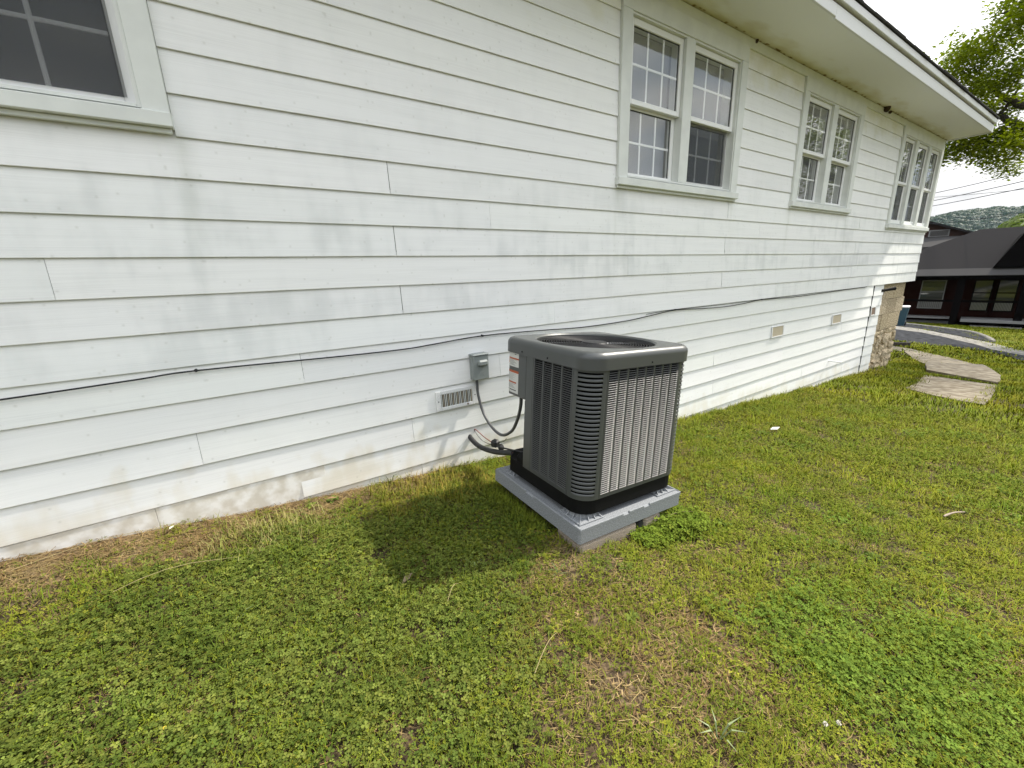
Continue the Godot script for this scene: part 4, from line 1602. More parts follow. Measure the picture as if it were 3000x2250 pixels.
func ribbon(near: Array, far: Array, lift: float) -> MB:
	var mb := MB.new()
	var at := func(l: Array, t: float) -> Vector2:
		var f := t * (l.size() - 1)
		var i := mini(int(f), l.size() - 2)
		return Vector2(l[i][0], l[i][1]).lerp(Vector2(l[i + 1][0], l[i + 1][1]), f - i)
	var nu := 40
	var nv := 5
	var grid := []
	for i in nu + 1:
		var row := []
		for j in nv + 1:
			var p: Vector2 = at.call(near, float(i) / nu).lerp(at.call(far, float(i) / nu), float(j) / nv)
			row.append(Vector3(p.x, gy(p.x, p.y) + lift, p.y))
		grid.append(row)
	for i in nu:
		for j in nv:
			var a: Vector3 = grid[i][j]
			var b: Vector3 = grid[i + 1][j]
			var c: Vector3 = grid[i + 1][j + 1]
			var d: Vector3 = grid[i][j + 1]
			if (b - a).cross(d - a).y > 0:
				mb.quad(a, b, c, d)
			else:
				mb.quad(a, d, c, b)
	var poly := PackedVector2Array()
	for q in near:
		poly.append(Vector2(q[0], q[1]))
	var fr := far.duplicate()
	fr.reverse()
	for q in fr:
		poly.append(Vector2(q[0], q[1]))
	hard.append(poly)
	return mb

func build_path_and_road() -> void:
	var path := Node3D.new()
	put(path, "path")
	tag(path, "walk of three broken pale concrete slabs curving round the house corner", "path", "", "structure")
	obj("slab", slab_mesh([[8.5, 0.88], [9.03, 0.9], [10.27, 0.74], [10.06, 1.23], [9.95, 1.64], [8.64, 1.75], [7.99, 1.78], [8.02, 1.54], [8.19, 1.22], [8.41, 0.94]], 0.022, 0.01, 0.12), M.concrete, path)
	obj("slab", slab_mesh([[12.0, 0.38], [12.27, 0.64], [12.74, 1.09], [12.05, 1.3], [11.18, 1.53], [10.31, 1.62], [10.12, 1.61], [10.33, 1.19], [10.65, 0.67]], 0.06, -0.02, 0.14), M.concrete, path)
	obj("slab", slab_mesh([[16.2, -1.5], [15.41, -0.61], [14.12, 0.3], [13.21, 0.82], [12.82, 1.04], [12.4, 0.61], [12.1, 0.34], [12.8, 0.02], [14.38, -0.5], [15.2, -1.5]], 0.03, 0.0, 0.12), M.concrete, path)
	var near := [[24.0, -6.2], [20, -3.4], [18.1, -1.55], [17.5, -0.8], [17.5, -0.1], [16.9, 0.65], [16.03, 1.0], [14.67, 1.46], [11, 3.2]]
	var mid := [[33.0, -8.2], [27.5, -5.2], [25.02, -3.22], [24.18, -2.32], [22.47, -1.4], [20.7, -0.58], [19.44, -0.01], [17.7, 0.57], [16.34, 1.3], [12.5, 3.6]]
	var far := [[36.0, -9.2], [31, -6.5], [28.13, -3.95], [27.37, -3.1], [25.33, -2.04], [22.66, -0.73], [21.02, 0.04], [19.47, 0.6], [17.91, 1.15], [14, 3.8]]
	var road := obj("road", ribbon(near, mid, 0.030), M.asphalt)
	tag(road, "dark asphalt lane passing behind the house corner", "road", "", "structure")
	var gut := obj("road_gutter", ribbon(mid, far, 0.034), M.gutter)
	tag(gut, "pale worn concrete gutter along the asphalt lane", "gutter", "", "structure")
	var d0 := [[36.2, -9.0], [31.1, -6.3], [28.2, -3.85], [27.4, -3.0], [25.35, -1.95], [22.7, -0.65], [21.06, 0.06]]
	var d1 := [[38.0, -8.4], [32.0, -4.9], [30.2, -3.7], [28.3, -2.3], [26.6, -1.2], [24.3, -0.5], [21.6, 0.08]]
	var dr := obj("driveway", ribbon(d0, d1, 0.038), M.asphalt)
	tag(dr, "strip of dark asphalt driveway beyond the gutter with a rounded end", "driveway", "", "structure")
	var kp := []
	for q in d1:
		kp.append(Vector3(q[0], gy(q[0], q[1]) + 0.05, q[1]))
	kp.append(Vector3(21.1, gy(21.1, 0.08) + 0.045, 0.10))
	var kb := MB.new()
	kb.tube(curve(kp, 5), 0.075, 8)
	tag(obj("kerb", kb, M.gutter), "rounded pale kerb round the end of the driveway", "kerb", "", "structure")
	var ed := MB.new()
	ed.cbox(Vector3(-0.35, -0.1, -0.05), Vector3(0.35, 0.10, 0.05), 0.015, Transform3D(Basis(Vector3.UP, -0.9), Vector3(16.2, gy(16.2, -1.0) + 0.02, -1.15)))
	tag(obj("edging_timber", ed, M.bark), "short dark timber edging beyond the end of the concrete path", "timber")

# ------------------------------------------------------------------ buildings across the road
func facade(d: float) -> Transform3D:
	var h := Vector3(0.98793, 0, -0.15492)
	return Transform3D(Basis(Vector3(0.15492, 0, 0.98793), Vector3.UP, -h), Vector3(h.x * d, 0, 2.6463 + h.z * d))

func part_box(called: String, lo: Vector3, hi: Vector3, m: Material, parent: Node, bev := 0.0) -> MeshInstance3D:
	var mb := MB.new()
	mb.cbox(lo, hi, bev)
	return obj(called, mb, m, parent)

func build_neighbours() -> void:
	var nh := thing("dark_house", "dark low house with hipped grey roof and porch across the lane", "house", facade(36.0))
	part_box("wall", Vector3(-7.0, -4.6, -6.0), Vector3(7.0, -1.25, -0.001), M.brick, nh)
	# windows: frame, panes, rail, lace panel
	for q in [[-2.02, -1.06, -1.73, -3.30, -2.36, -2.80], [0.16, 0.80, -1.73, -3.38, -2.40, -2.80], [1.06, 1.72, -1.73, -3.38, -2.40, -2.80]]:
		var w := Node3D.new()
		put(w, "window", nh)
		var x0: float = q[0]
		var x1: float = q[1]
		var fr := MB.new()
		for e in [[x0 - 0.05, q[3] - 0.05, x0, q[2] + 0.05], [x1, q[3] - 0.05, x1 + 0.05, q[2] + 0.05], [x0, q[2], x1, q[2] + 0.05], [x0, q[3] - 0.05, x1, q[3]], [x0, q[4] - 0.03, x1, q[4] + 0.03]]:
			fr.box(Vector3(e[0], e[1], -0.02), Vector3(e[2], e[3], 0.05))
		obj("frame", fr, M.far_trim if x0 < 0 else M.dark_wood, w)
		part_box("pane", Vector3(x0, q[4] + 0.03, 0.0), Vector3(x1, q[2], 0.02), M.far_glass, w)
		part_box("pane", Vector3(x0, q[3], 0.0), Vector3(x1, q[4] - 0.03, 0.02), M.far_glass, w)
		var lc := MB.new()
		var n := 12
		for k in n:
			var a := lerpf(x0, x1, float(k) / n)
			lc.box(Vector3(a + 0.008, q[3] + 0.01, 0.021), Vector3(a + (x1 - x0) / n - 0.012, q[5] - 0.05, 0.03))
		obj("lace_curtain", lc, M.lace, w)
	# porch: roof strip, posts, rail, deck
	part_box("porch_ledge", Vector3(-3.6, -3.86, 0.0), Vector3(-0.35, -3.78, 0.9), M.far_trim, nh)
	part_box("porch_deck", Vector3(-0.1, -3.92, 0.0), Vector3(6.0, -3.78, 1.6), M.far_trim, nh)
	part_box("porch_rail", Vector3(-3.5, -2.86, 1.22), Vector3(6.0, -2.74, 1.30), M.dark_wood, nh)
	for x in [-0.55, 1.82, 4.2]:
		part_box("post", Vector3(x, -4.45, 1.15), Vector3(x + 0.30, -1.30, 1.45), M.dark_wood, nh)
	part_box("foundation", Vector3(-3.4, -4.6, 0.0), Vector3(-0.36, -4.05, 0.35), M.far_trim, nh)
	part_box("porch_void_sheet", Vector3(-0.2, -4.9, 0.9), Vector3(6.0, -3.93, 1.1), M.dark_wood, nh)  # black sheet painted in for the shaded void under the deck
	part_box("porch_beam", Vector3(-5.0, -1.62, 1.1), Vector3(6.5, -1.36, 1.5), M.dark_wood, nh)
	part_box("porch_screen", Vector3(0.95, -3.7, 0.06), Vector3(0.9, -1.5, 0.10), M.dark_wood, nh)
	var st := MB.new()
	st.quad(Vector3(-5.4, -1.37, 1.75), Vector3(7.0, -1.37, 1.75), Vector3(7.0, -1.02, 1.15), Vector3(-5.0, -1.02, 1.15))
	st.quad(Vector3(7.0, -1.40, 1.75), Vector3(-5.4, -1.40, 1.75), Vector3(-5.0, -1.40, 0.0), Vector3(7.0, -1.40, 0.0))
	st.quad(Vector3(-5.4, -1.40, 1.75), Vector3(7.0, -1.40, 1.75), Vector3(7.0, -1.37, 1.75), Vector3(-5.4, -1.37, 1.75))
	obj("porch_roof", st, M.far_metal, nh)
	var rf := MB.new()
	var A := Vector3(-4.9, -1.02, 1.15)
	var B := Vector3(7.5, -1.02, 1.15)
	var C := Vector3(7.0, 1.27, -4.5)
	var D := Vector3(-0.22, 1.27, -4.5)
	var E := Vector3(7.5, -1.02, -9.5)
	var F := Vector3(-4.9, -1.02, -9.5)
	rf.quad(A, B, C, D)
	rf.tri(F, A, D)
	rf.quad(E, F, D, C)
	rf.tri(B, E, C)
	obj("roof", rf, M.far_roof, nh)
	# added near-black slab with a raking edge, standing in for a diagonal shadow
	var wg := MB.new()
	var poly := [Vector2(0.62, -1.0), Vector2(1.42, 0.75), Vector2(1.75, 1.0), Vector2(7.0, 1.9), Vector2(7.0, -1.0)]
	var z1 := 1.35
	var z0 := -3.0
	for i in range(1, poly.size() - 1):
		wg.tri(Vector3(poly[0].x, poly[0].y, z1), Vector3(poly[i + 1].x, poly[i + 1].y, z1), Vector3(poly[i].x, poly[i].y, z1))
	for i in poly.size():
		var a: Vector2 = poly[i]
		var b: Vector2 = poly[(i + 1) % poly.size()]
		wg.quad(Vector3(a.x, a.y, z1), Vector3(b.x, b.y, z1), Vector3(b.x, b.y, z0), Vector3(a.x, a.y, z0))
	obj("roof_shadow_slab", wg, M.dark_wood, nh)

	var gb := thing("brown_gabled_house", "brown brick gabled house with a long white vent rising behind the dark house", "house", facade(48.0))
	var gw := MB.new()
	var gp := [Vector2(-14.0, -5.0), Vector2(0.2, -5.0), Vector2(0.2, 1.1), Vector2(-5.4, 3.35), Vector2(-14.0, 0.2)]
	for i in range(1, gp.size() - 1):
		gw.tri(Vector3(gp[0].x, gp[0].y, 0), Vector3(gp[i].x, gp[i].y, 0), Vector3(gp[i + 1].x, gp[i + 1].y, 0))
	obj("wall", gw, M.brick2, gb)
	var gr := MB.new()
	for e in [[Vector2(0.6, 0.96), Vector2(-5.4, 3.42)], [Vector2(-5.4, 3.42), Vector2(-14.4, 0.1)]]:
		var a: Vector2 = e[0]
		var b: Vector2 = e[1]
		gr.quad(Vector3(a.x, a.y, 0.4), Vector3(a.x, a.y, -9), Vector3(b.x, b.y, -9), Vector3(b.x, b.y, 0.4))
		gr.quad(Vector3(b.x, b.y - 0.16, 0.4), Vector3(a.x, a.y - 0.16, 0.4), Vector3(a.x, a.y, 0.4), Vector3(b.x, b.y, 0.4))
	obj("roof", gr, M.far_roof, gb)
	var vw := Node3D.new()
	put(vw, "vent_window", gb)
	part_box("frame", Vector3(-3.0, 1.26, 0.0), Vector3(-1.84, 1.76, 0.06), M.far_trim, vw)
	for k in 6:
		part_box("slat", Vector3(-2.92, 1.32 + 0.065 * k, 0.061), Vector3(-1.92, 1.36 + 0.065 * k, 0.085), M.far_metal, vw)
	var lr := MB.new()
	lr.quad(Vector3(-9.0, 0.45, 3.4), Vector3(0.2, 0.45, 3.4), Vector3(0.9, 1.24, 0.05), Vector3(-9.0, 1.24, 0.05))
	lr.quad(Vector3(-9.0, 0.30, 3.4), Vector3(0.2, 0.30, 3.4), Vector3(0.2, 0.45, 3.4), Vector3(-9.0, 0.45, 3.4))
	obj("lean_to_roof", lr, M.far_metal, gb)
	part_box("lean_to_wall", Vector3(-9.0, -5.0, 0.05), Vector3(0.1, 0.44, 2.6), M.dark_wood, gb)

	# wheeled bin beside the stone corner
	var fb := facade(30.0)
	var at := fb * Vector3(-2.29, 0, 0)
	at.y = gy(at.x, at.z)
	var bn := thing("wheeled_bin", "blue wheeled rubbish bin half hidden behind the stone corner", "bin", Transform3D(fb.basis, at))
	var b := MB.new()
	var lo := [Vector2(-0.22, -0.26), Vector2(0.22, -0.26), Vector2(0.22, 0.24), Vector2(-0.22, 0.24)]
	var hi := [Vector2(-0.29, -0.34), Vector2(0.29, -0.34), Vector2(0.29, 0.33), Vector2(-0.29, 0.33)]
	b.wall_strip(lo, 0.05, hi, 0.98)
	b.fan(lo, 0.05, false)
	obj("body", b, M.bin, bn)
	part_box("lid", Vector3(-0.31, 0.981, -0.36), Vector3(0.31, 1.05, 0.36), M.fascia, bn, 0.02)
	for s in [-1.0, 1.0]:
		var wm := MB.new()
		wm.tube([Vector3(s * 0.20, 0.12, -0.27), Vector3(s * 0.27, 0.12, -0.27)], 0.12, 14)
		obj("wheel", wm, M.rubber, bn)
	# stepping slabs below the porch
	var fs := facade(34.5)
	for q in [[0.85, 0.55], [1.75, 0.45]]:
		var p := fs * Vector3(q[0], 0, 0)
		p.y = gy(p.x, p.z) + 0.02
		var sb := MB.new()
		sb.cbox(Vector3(-q[1], -0.1, -0.5), Vector3(q[1], 0.05, 0.5), 0.02)
		tag(obj("stepping_slab", sb, M.gutter, self, Transform3D(fs.basis, p)), "larger pale slab on the grass before the dark porch" if q[0] < 1.0 else "smaller pale slab on the grass before the dark porch, near the post", "slab", "slabs before the porch")

	# overhead lines
	var eye := Vector3(0, -0.485, 2.646)
	var dirv := func(az: float, el: float, d: float) -> Vector3:
		var a := deg_to_rad(az)
		var e := deg_to_rad(el)
		return eye + Vector3(cos(a) * cos(e), sin(e), -sin(a) * cos(e)) * d
	var lines := [[12.71, 5.94, 7.53, 6.79, 0.021, "topmost dark overhead line against the clouds"], [12.68, 5.29, 7.40, 6.09, 0.021, "middle of the three thick overhead lines"], [12.69, 4.83, 7.30, 5.54, 0.021, "lowest thick overhead line above the hills"], [12.65, 5.59, 7.28, 5.44, 0.012, "thin overhead line crossing the thick ones"], [11.9, 3.27, 6.93, 3.56, 0.014, "faint overhead line in front of the wooded hills"]]
	for q in lines:
		var a: Vector3 = dirv.call(q[0], q[1], 46.0)
		var b2: Vector3 = dirv.call(q[2], q[3], 36.0)
		var d := b2 - a
		var w := MB.new()
		var pts := []
		for k in 9:
			var t := lerpf(-0.7, 1.8, k / 8.0)
			pts.append(a + d * t + Vector3(0, 0.10 * t * (t - 1.0), 0))
		w.tube(pts, q[4], 5)
		tag(obj("power_line", w, M.cable), q[5], "power line", "overhead lines")

# ------------------------------------------------------------------ wooded hills
func build_hills() -> void:
	var specs := [["hill", 880.0, 56.0, "far wooded ridge with blue haze tinted into its trees", 1], ["hill", 230.0, 12.0, "nearer sunlit green hill behind the dark roof", 2]]
	for q in specs:
		var d: float = q[1]
		var top: float = q[2]
		var which: int = q[4]
		var mb := MB.new()
		var n := 90
		var m := 12
		var hgt := func(a: float, f: float) -> Vector3:
			var az := deg_to_rad(a)
			var r := d * (0.72 + 0.42 * f)
			var lift := 0.0
			if which == 1:
				lift = top * (1.0 + 0.13 * nz.get_noise_1d(a * 0.11) + 0.035 * nz.get_noise_1d(a * 0.9 + 40.0)) * (1.0 - smooth(10.5, 40.0, a) * 0.6) + 1.0
			else:
				lift = top * smooth(10.2, 6.0, a) * (1.0 + 0.10 * nz.get_noise_1d(a * 0.5)) - 4.0 * smooth(6.0, 12.0, a)
			var prof := smooth(0.0, 0.72, f) * (1.0 - 0.4 * smooth(0.8, 1.0, f))
			return Vector3(cos(az) * r, -6.5 + (lift + 6.0) * prof, 2.6 - sin(az) * r)
		for i in n + 1:
			for j in m + 1:
				var a := lerpf(-28.0, 55.0, float(i) / n)
				var p: Vector3 = hgt.call(a, float(j) / m)
				var p1: Vector3 = hgt.call(a + 0.5, float(j) / m)
				var p2: Vector3 = hgt.call(a, float(j) / m + 0.03)
				var nn := (p2 - p).cross(p1 - p).normalized()
				mb.vert(p, nn if nn.y > 0 else -nn)
		for i in n:
			for j in m:
				var a := i * (m + 1) + j
				mb.ix.append_array([a, a + m + 2, a + 1, a, a + m + 1, a + m + 2])
		var o := obj("hill", mb, M.hill)
		tag(o, q[3], "hill", "", "structure")
		# crowns of its woods
		var xf := []
		var cols := []
		var cnt := 9000 if which == 1 else 2400
		for k in cnt:
			var a := rng.randf_range(-2.0, 17.0) if which == 1 else rng.randf_range(-2.0, 11.5)
			var f := rng.randf_range(0.15, 0.80)
			var p: Vector3 = hgt.call(a, f)
			var s := rng.randf_range(3.5, 7.0) if which == 1 else rng.randf_range(1.8, 3.6)
			xf.append(Transform3D(Basis(Vector3.UP, rng.randf() * TAU).scaled(Vector3(s, s * rng.randf_range(0.8, 1.2), s)), p + Vector3(0, s * 0.25, 0)))
			var t := rng.randf()
			var c := Color(0.016, 0.046, 0.024).lerp(Color(0.026, 0.062, 0.030), t)  # distance haze tinted into the far crowns as blue-green
			if which == 2:
				c = Color(0.060, 0.098, 0.008).lerp(Color(0.125, 0.165, 0.010), t)
			cols.append(c)
		var wd := multi("hillside_trees", crown_mesh(), xf, cols)
		tag(wd, "trees covering the far ridge, blue haze put into their colour" if which == 1 else "bright green tree tops on the nearer hill", "woods", "", "stuff")

func crown_mesh() -> Mesh:
	# a rough tree top: many leafy facets spread through a dome
	var mb := MB.new()
	for k in 120:
		var d := Vector3(rng.randf_range(-1, 1), rng.randf_range(-0.25, 1), rng.randf_range(-1, 1)).normalized()
		var p := d * rng.randf_range(0.72, 1.05) * (1.0 + 0.25 * nz.get_noise_3dv(d * 1.4))
		var t1 := d.cross(Vector3(0.3, 1, 0.2)).normalized()
		var t2 := d.cross(t1)
		var s := rng.randf_range(0.15, 0.28)
		var a := rng.randf() * TAU
		var u := (t1 * cos(a) + t2 * sin(a)) * s
		var w := (t2 * cos(a) - t1 * sin(a)) * s
		var nn := (d + Vector3.UP * 0.3).normalized()
		var i := mb.vert(p - u, nn)
		mb.vert(p + w * 0.8, nn)
		mb.vert(p + u, nn)
		mb.vert(p - w * 0.8, nn)
		mb.ix.append_array([i, i + 1, i + 2, i, i + 2, i + 3])
	return mb.mesh(M.leaf)

# ------------------------------------------------------------------ the broad tree at the right
func build_tree() -> void:
	var base := Vector3(22.3, gy(22.3, 4.2) - 0.1, 4.2)
	var tree := thing("broad_tree", "broad leafy tree reaching over the lane with spreading boughs and bright new leaves", "tree", Transform3D(Basis.IDENTITY, base))
	var limb := func(called: String, pts: Array, r0: float, r1: float) -> void:
		var c := curve(pts, 5)
		var rad := []
		for k in c.size():
			c[k] = c[k] - base + Vector3(rng.randf_range(-1, 1), rng.randf_range(-1, 1), rng.randf_range(-1, 1)) * 0.03
			rad.append(lerpf(r0, r1, float(k) / (c.size() - 1)))
		var mb := MB.new()
		mb.tube(c, rad, 8)
		obj(called, mb, M.bark, tree)
	limb.call("trunk", [base, base + Vector3(0.05, 1.2, -0.05), Vector3(22.1, -0.6, 4.0), Vector3(22.0, 1.6, 3.7)], 0.48, 0.34)
	limb.call("limb", [Vector3(22.0, 1.5, 3.7), Vector3(21.8, 2.5, 1.6), Vector3(21.55, 3.05, 0.02), Vector3(21.43, 3.42, -0.44), Vector3(21.35, 3.62, -0.74), Vector3(21.25, 3.86, -1.02), Vector3(21.19, 3.99, -1.45)], 0.24, 0.035)
	limb.call("limb", [Vector3(21.25, 3.86, -1.02), Vector3(21.22, 4.18, -0.83), Vector3(21.15, 4.58, -0.69)], 0.06, 0.02)
	limb.call("limb", [Vector3(21.8, 2.4, 1.7), Vector3(21.59, 2.86, 0.05), Vector3(21.48, 2.97, -0.64), Vector3(21.32, 3.22, -1.32), Vector3(21.22, 3.18, -1.85)], 0.11, 0.02)
	limb.call("limb", [Vector3(21.9, 3.0, 2.6), Vector3(21.5, 3.8, 0.4), Vector3(21.3, 4.01, -0.53), Vector3(21.11, 4.47, -1.08), Vector3(20.87, 4.99, -1.64), Vector3(20.61, 5.54, -2.15)], 0.15, 0.02)
	limb.call("limb", [Vector3(22.0, 1.5, 3.7), Vector3(22.0, 3.4, 3.9), Vector3(21.9, 5.6, 3.3), Vector3(21.6, 8.0, 2.0)], 0.28, 0.05)
	limb.call("limb", [Vector3(22.0, 1.6, 3.7), Vector3(21.4, 3.0, 5.4), Vector3(21.0, 4.6, 7.4)], 0.22, 0.04)
	limb.call("limb", [Vector3(22.0, 1.7, 3.7), Vector3(23.6, 3.4, 3.4), Vector3(25.2, 5.4, 2.2)], 0.22, 0.04)
	limb.call("limb", [Vector3(22.0, 4.6, 3.6), Vector3(21.3, 5.8, 1.4), Vector3(20.9, 6.5, -0.4), Vector3(20.9, 6.7, -1.5)], 0.13, 0.02)
	# foliage in separate sprays along the outer boughs, then the rest of the crown
	var sprays := [[21.47, 6.3, -1.25, 0.54, 0.66], [21.67, 6.05, -1.66, 0.49, 0.55], [20.72, 5.42, -1.77, 0.4, 0.45], [21.01, 5.86, -2.27, 0.25, 0.2], [19.9, 4.96, -2.1, 0.26, 0.22], [20.91, 4.78, -1.68, 0.44, 0.42], [19.9, 4.54, -0.92, 0.5, 0.5], [20.05, 4.95, -0.63, 0.42, 0.54], [22.04, 4.36, -0.96, 0.46, 0.5], [21.11, 4.1, -1.35, 0.31, 0.3], [19.9, 6.15, -0.85, 0.35, 0.42], [19.6, 5.56, -1.76, 0.22, 0.2], [20.7, 3.11, -1.82, 0.38, 0.36], [21.33, 2.99, -1.44, 0.42, 0.42], [22.13, 2.9, -1.08, 0.40, 0.44], [20.56, 2.85, -0.42, 0.42, 0.46], [22.41, 2.53, -0.75, 0.3, 0.3], [20.64, 2.9, -2.12, 0.2, 0.2], [20.79, 3.26, -1.17, 0.3, 0.3], [21.5, 3.25, -0.41, 0.36, 0.38], [21.19, 3.31, -0.81, 0.34, 0.32], [21.35, 4.55, -1.95, 0.3, 0.3], [20.2, 3.31, -1.46, 0.26, 0.22], [20.6, 6.9, -0.6, 0.6, 0.6], [21.4, 7.2, -1.0, 0.6, 0.6]]
	var xf := []
	var cols := []
	for q in sprays:
		var n := int(74.0 * maxf(q[3], 0.22) / 0.45)
		for k in n:
			var d := Vector3(rng.randfn(0, 0.5), rng.randfn(0, 0.42), rng.randfn(0, 0.5))
			spray_at(xf, cols, Vector3(q[0] + d.x * 0.8, q[1] + d.y * q[4], q[2] + d.z * q[3] * 1.15))
	for k in 5200:
		var d := Vector3(rng.randf_range(-1, 1), rng.randf_range(-1, 1), rng.randf_range(-1, 1))
		if d.length() > 1.0 or d.length() < 0.35:
			continue
		var p := Vector3(22.4, 5.6, 4.4) + d * Vector3(5.4, 3.9, 4.7)
		if p.z < -0.02 + 0.12 * (22.0 - p.x) or nz.get_noise_3dv(p * 0.45) < -0.2:
			continue
		spray_at(xf, cols, p)
	for k in 620:
		spray_at(xf, cols, Vector3(22.4, 4.2, 7.2) + Vector3(rng.randfn(0, 1.2), rng.randfn(0, 1.1), rng.randfn(0, 1.3)))
	for i in xf.size():
		xf[i].origin -= base
	var cr := multi("crown", leaf_spray(), xf, cols, tree)
	cr.set_meta("kind", "stuff")

func spray_at(xf: Array, cols: Array, p: Vector3) -> void:
	var s := rng.randf_range(0.75, 1.25)
	xf.append(Transform3D(Basis.from_euler(Vector3(rng.randf_range(-0.5, 0.5), rng.randf() * TAU, rng.randf_range(-0.5, 0.5))).scaled(Vector3(s, s, s)), p))
	var t := clampf(0.5 + 0.9 * nz.get_noise_3dv(p * 0.8) + rng.randf_range(-0.25, 0.25), 0.0, 1.0)
	cols.append(Color(0.11, 0.155, 0.012).lerp(Color(0.28, 0.32, 0.020), t))

func leaf_spray() -> Mesh:
	var mb := MB.new()
	for k in 15:
		var p := Vector3(rng.randfn(0, 0.15), rng.randfn(0, 0.08), rng.randfn(0, 0.15))
		var a := rng.randf() * TAU
		var d := Vector3(cos(a), rng.randf_range(-0.7, 0.2), sin(a)).normalized()
		var l := rng.randf_range(0.07, 0.13)
		var w := d.cross(Vector3.UP).normalized() * l * 0.36 + Vector3(0, rng.randf_range(-0.01, 0.02), 0)
		var t := rng.randf_range(0.75, 1.15)
		mb.col = Color(t, t, t)
		var nn := (w.cross(d)).normalized()
		var a0 := p
		var a1 := p + d * l * 0.55 + w
		var a2 := p + d * l
		var a3 := p + d * l * 0.55 - w
		var i := mb.vert(a0, nn)
		mb.vert(a1, (nn + w.normalized() * 0.3).normalized())
		mb.vert(a2, nn)
		mb.vert(a3, (nn - w.normalized() * 0.3).normalized())
		mb.ix.append_array([i, i + 2, i + 1, i, i + 3, i + 2])
	return mb.mesh(M.leaf)

# ------------------------------------------------------------------ lawn
func tuft_mesh(n: int, h0: float, h1: float, spread: float, w: float, lean: float) -> Mesh:
	var mb := MB.new()
	for k in n:
		var a := rng.randf() * TAU
		var r := sqrt(rng.randf()) * spread
		var p := Vector3(cos(a) * r, -0.004, sin(a) * r)
		var b := rng.randf() * TAU
		var d := Vector3(cos(b), 0, sin(b))
		var h := rng.randf_range(h0, h1)
		var ln := h * rng.randf_range(0.15, 1.0) * lean
		var side := Vector3(-d.z, 0, d.x) * w * rng.randf_range(0.7, 1.2)
		var t := rng.randf_range(0.7, 1.2)
		mb.col = Color(t * rng.randf_range(0.9, 1.15), t, t * 0.95)
		var m1 := p + d * ln * 0.35 + Vector3(0, h * 0.6, 0)
		var m2 := p + d * ln + Vector3(0, h * rng.randf_range(0.8, 1.0), 0)
		var nn := (Vector3.UP * 1.0 + d * -0.5 + Vector3(rng.randf_range(-0.4, 0.4), 0, rng.randf_range(-0.4, 0.4))).normalized()
		var i := mb.vert(p - side, nn)
		mb.vert(p + side, nn)
		mb.vert(m1 + side * 0.8, nn)
		mb.vert(m1 - side * 0.8, nn)
		mb.vert(m2, nn)
		mb.ix.append_array([i, i + 2, i + 1, i, i + 3, i + 2, i + 3, i + 4, i + 2])
	return mb.mesh(M.blade)

func clover_mesh(n: int, spread: float, leaf: float, h0: float, h1: float) -> Mesh:
	var mb := MB.new()
	for k in n:
		var a := rng.randf() * TAU
		var r := sqrt(rng.randf()) * spread
		var c := Vector3(cos(a) * r, rng.randf_range(h0, h1), sin(a) * r)
		var b := rng.randf() * TAU
		var tilt := Vector3(rng.randf_range(-0.45, 0.45), 1, rng.randf_range(-0.45, 0.45)).normalized()
		var e1 := tilt.cross(Vector3(cos(b), 0.1, sin(b))).normalized()
		var e2 := tilt.cross(e1)
		var t := rng.randf_range(0.72, 1.2)
		mb.col = Color(t * rng.randf_range(0.92, 1.1), t, t)
		var s := leaf * rng.randf_range(0.7, 1.15)
		for q in 3:
			var g := TAU * q / 3 + rng.randf_range(-0.15, 0.15)
			var d := e1 * cos(g) + e2 * sin(g)
			var w := tilt.cross(d)
			var up := tilt * s * 0.22
			var n1 := (tilt + w * 0.35).normalized()
			var n2 := (tilt - w * 0.35).normalized()
			var i := mb.vert(c, tilt)
			mb.vert(c + d * s * 0.62 + w * s * 0.46 + up, n2)
			mb.vert(c + d * s * 1.0 + w * s * 0.26 + up * 0.7, n2)
			mb.vert(c + d * s * 0.95, tilt)
			mb.vert(c + d * s * 1.0 - w * s * 0.26 + up * 0.7, n1)
			mb.vert(c + d * s * 0.62 - w * s * 0.46 + up, n1)
			mb.ix.append_array([i, i + 1, i + 2, i, i + 2, i + 3, i, i + 3, i + 4, i, i + 4, i + 5])
		# stalk
		var st := Vector3(cos(b), 0, sin(b)) * 0.0006
		var f := Vector3(c.x * 0.85, -0.004, c.z * 0.85)
		var j := mb.vert(f - st, tilt)
		mb.vert(f + st, tilt)
		mb.vert(c, tilt)
		mb.ix.append_array([j, j + 1, j + 2])
	return mb.mesh(M.clover)

func rosette_mesh(n: int, l: float) -> Mesh:
	# broad leaves lying in a ring
	var mb := MB.new()
	for k in n:
		var a := TAU * k / n + rng.randf_range(-0.3, 0.3)
		var d := Vector3(cos(a), 0, sin(a))
		var s := d.cross(Vector3.UP)
		var r := l * rng.randf_range(0.7, 1.1)
		var w := r * 0.24
		var h := rng.randf_range(0.010, 0.022)
		var t := rng.randf_range(0.8, 1.15)
		mb.col = Color(t, t, t)
		var p := [Vector3(0, 0.006, 0), d * r * 0.4 + s * w + Vector3(0, h, 0), d * r * 0.8 + s * w * 0.8 + Vector3(0, h, 0), d * r + Vector3(0, h * 0.5, 0), d * r * 0.8 - s * w * 0.8 + Vector3(0, h, 0), d * r * 0.4 - s * w + Vector3(0, h, 0), d * r * 0.55 + Vector3(0, h * 0.7, 0)]
		for q in 6:
			var b: Vector3 = p[q]
			var c: Vector3 = p[(q + 1) % 6]
			if (b - p[6]).cross(c - p[6]).y > 0:
				mb.tri(p[6], b, c)
			else:
				mb.tri(p[6], c, b)
	return mb.mesh(M.clover)

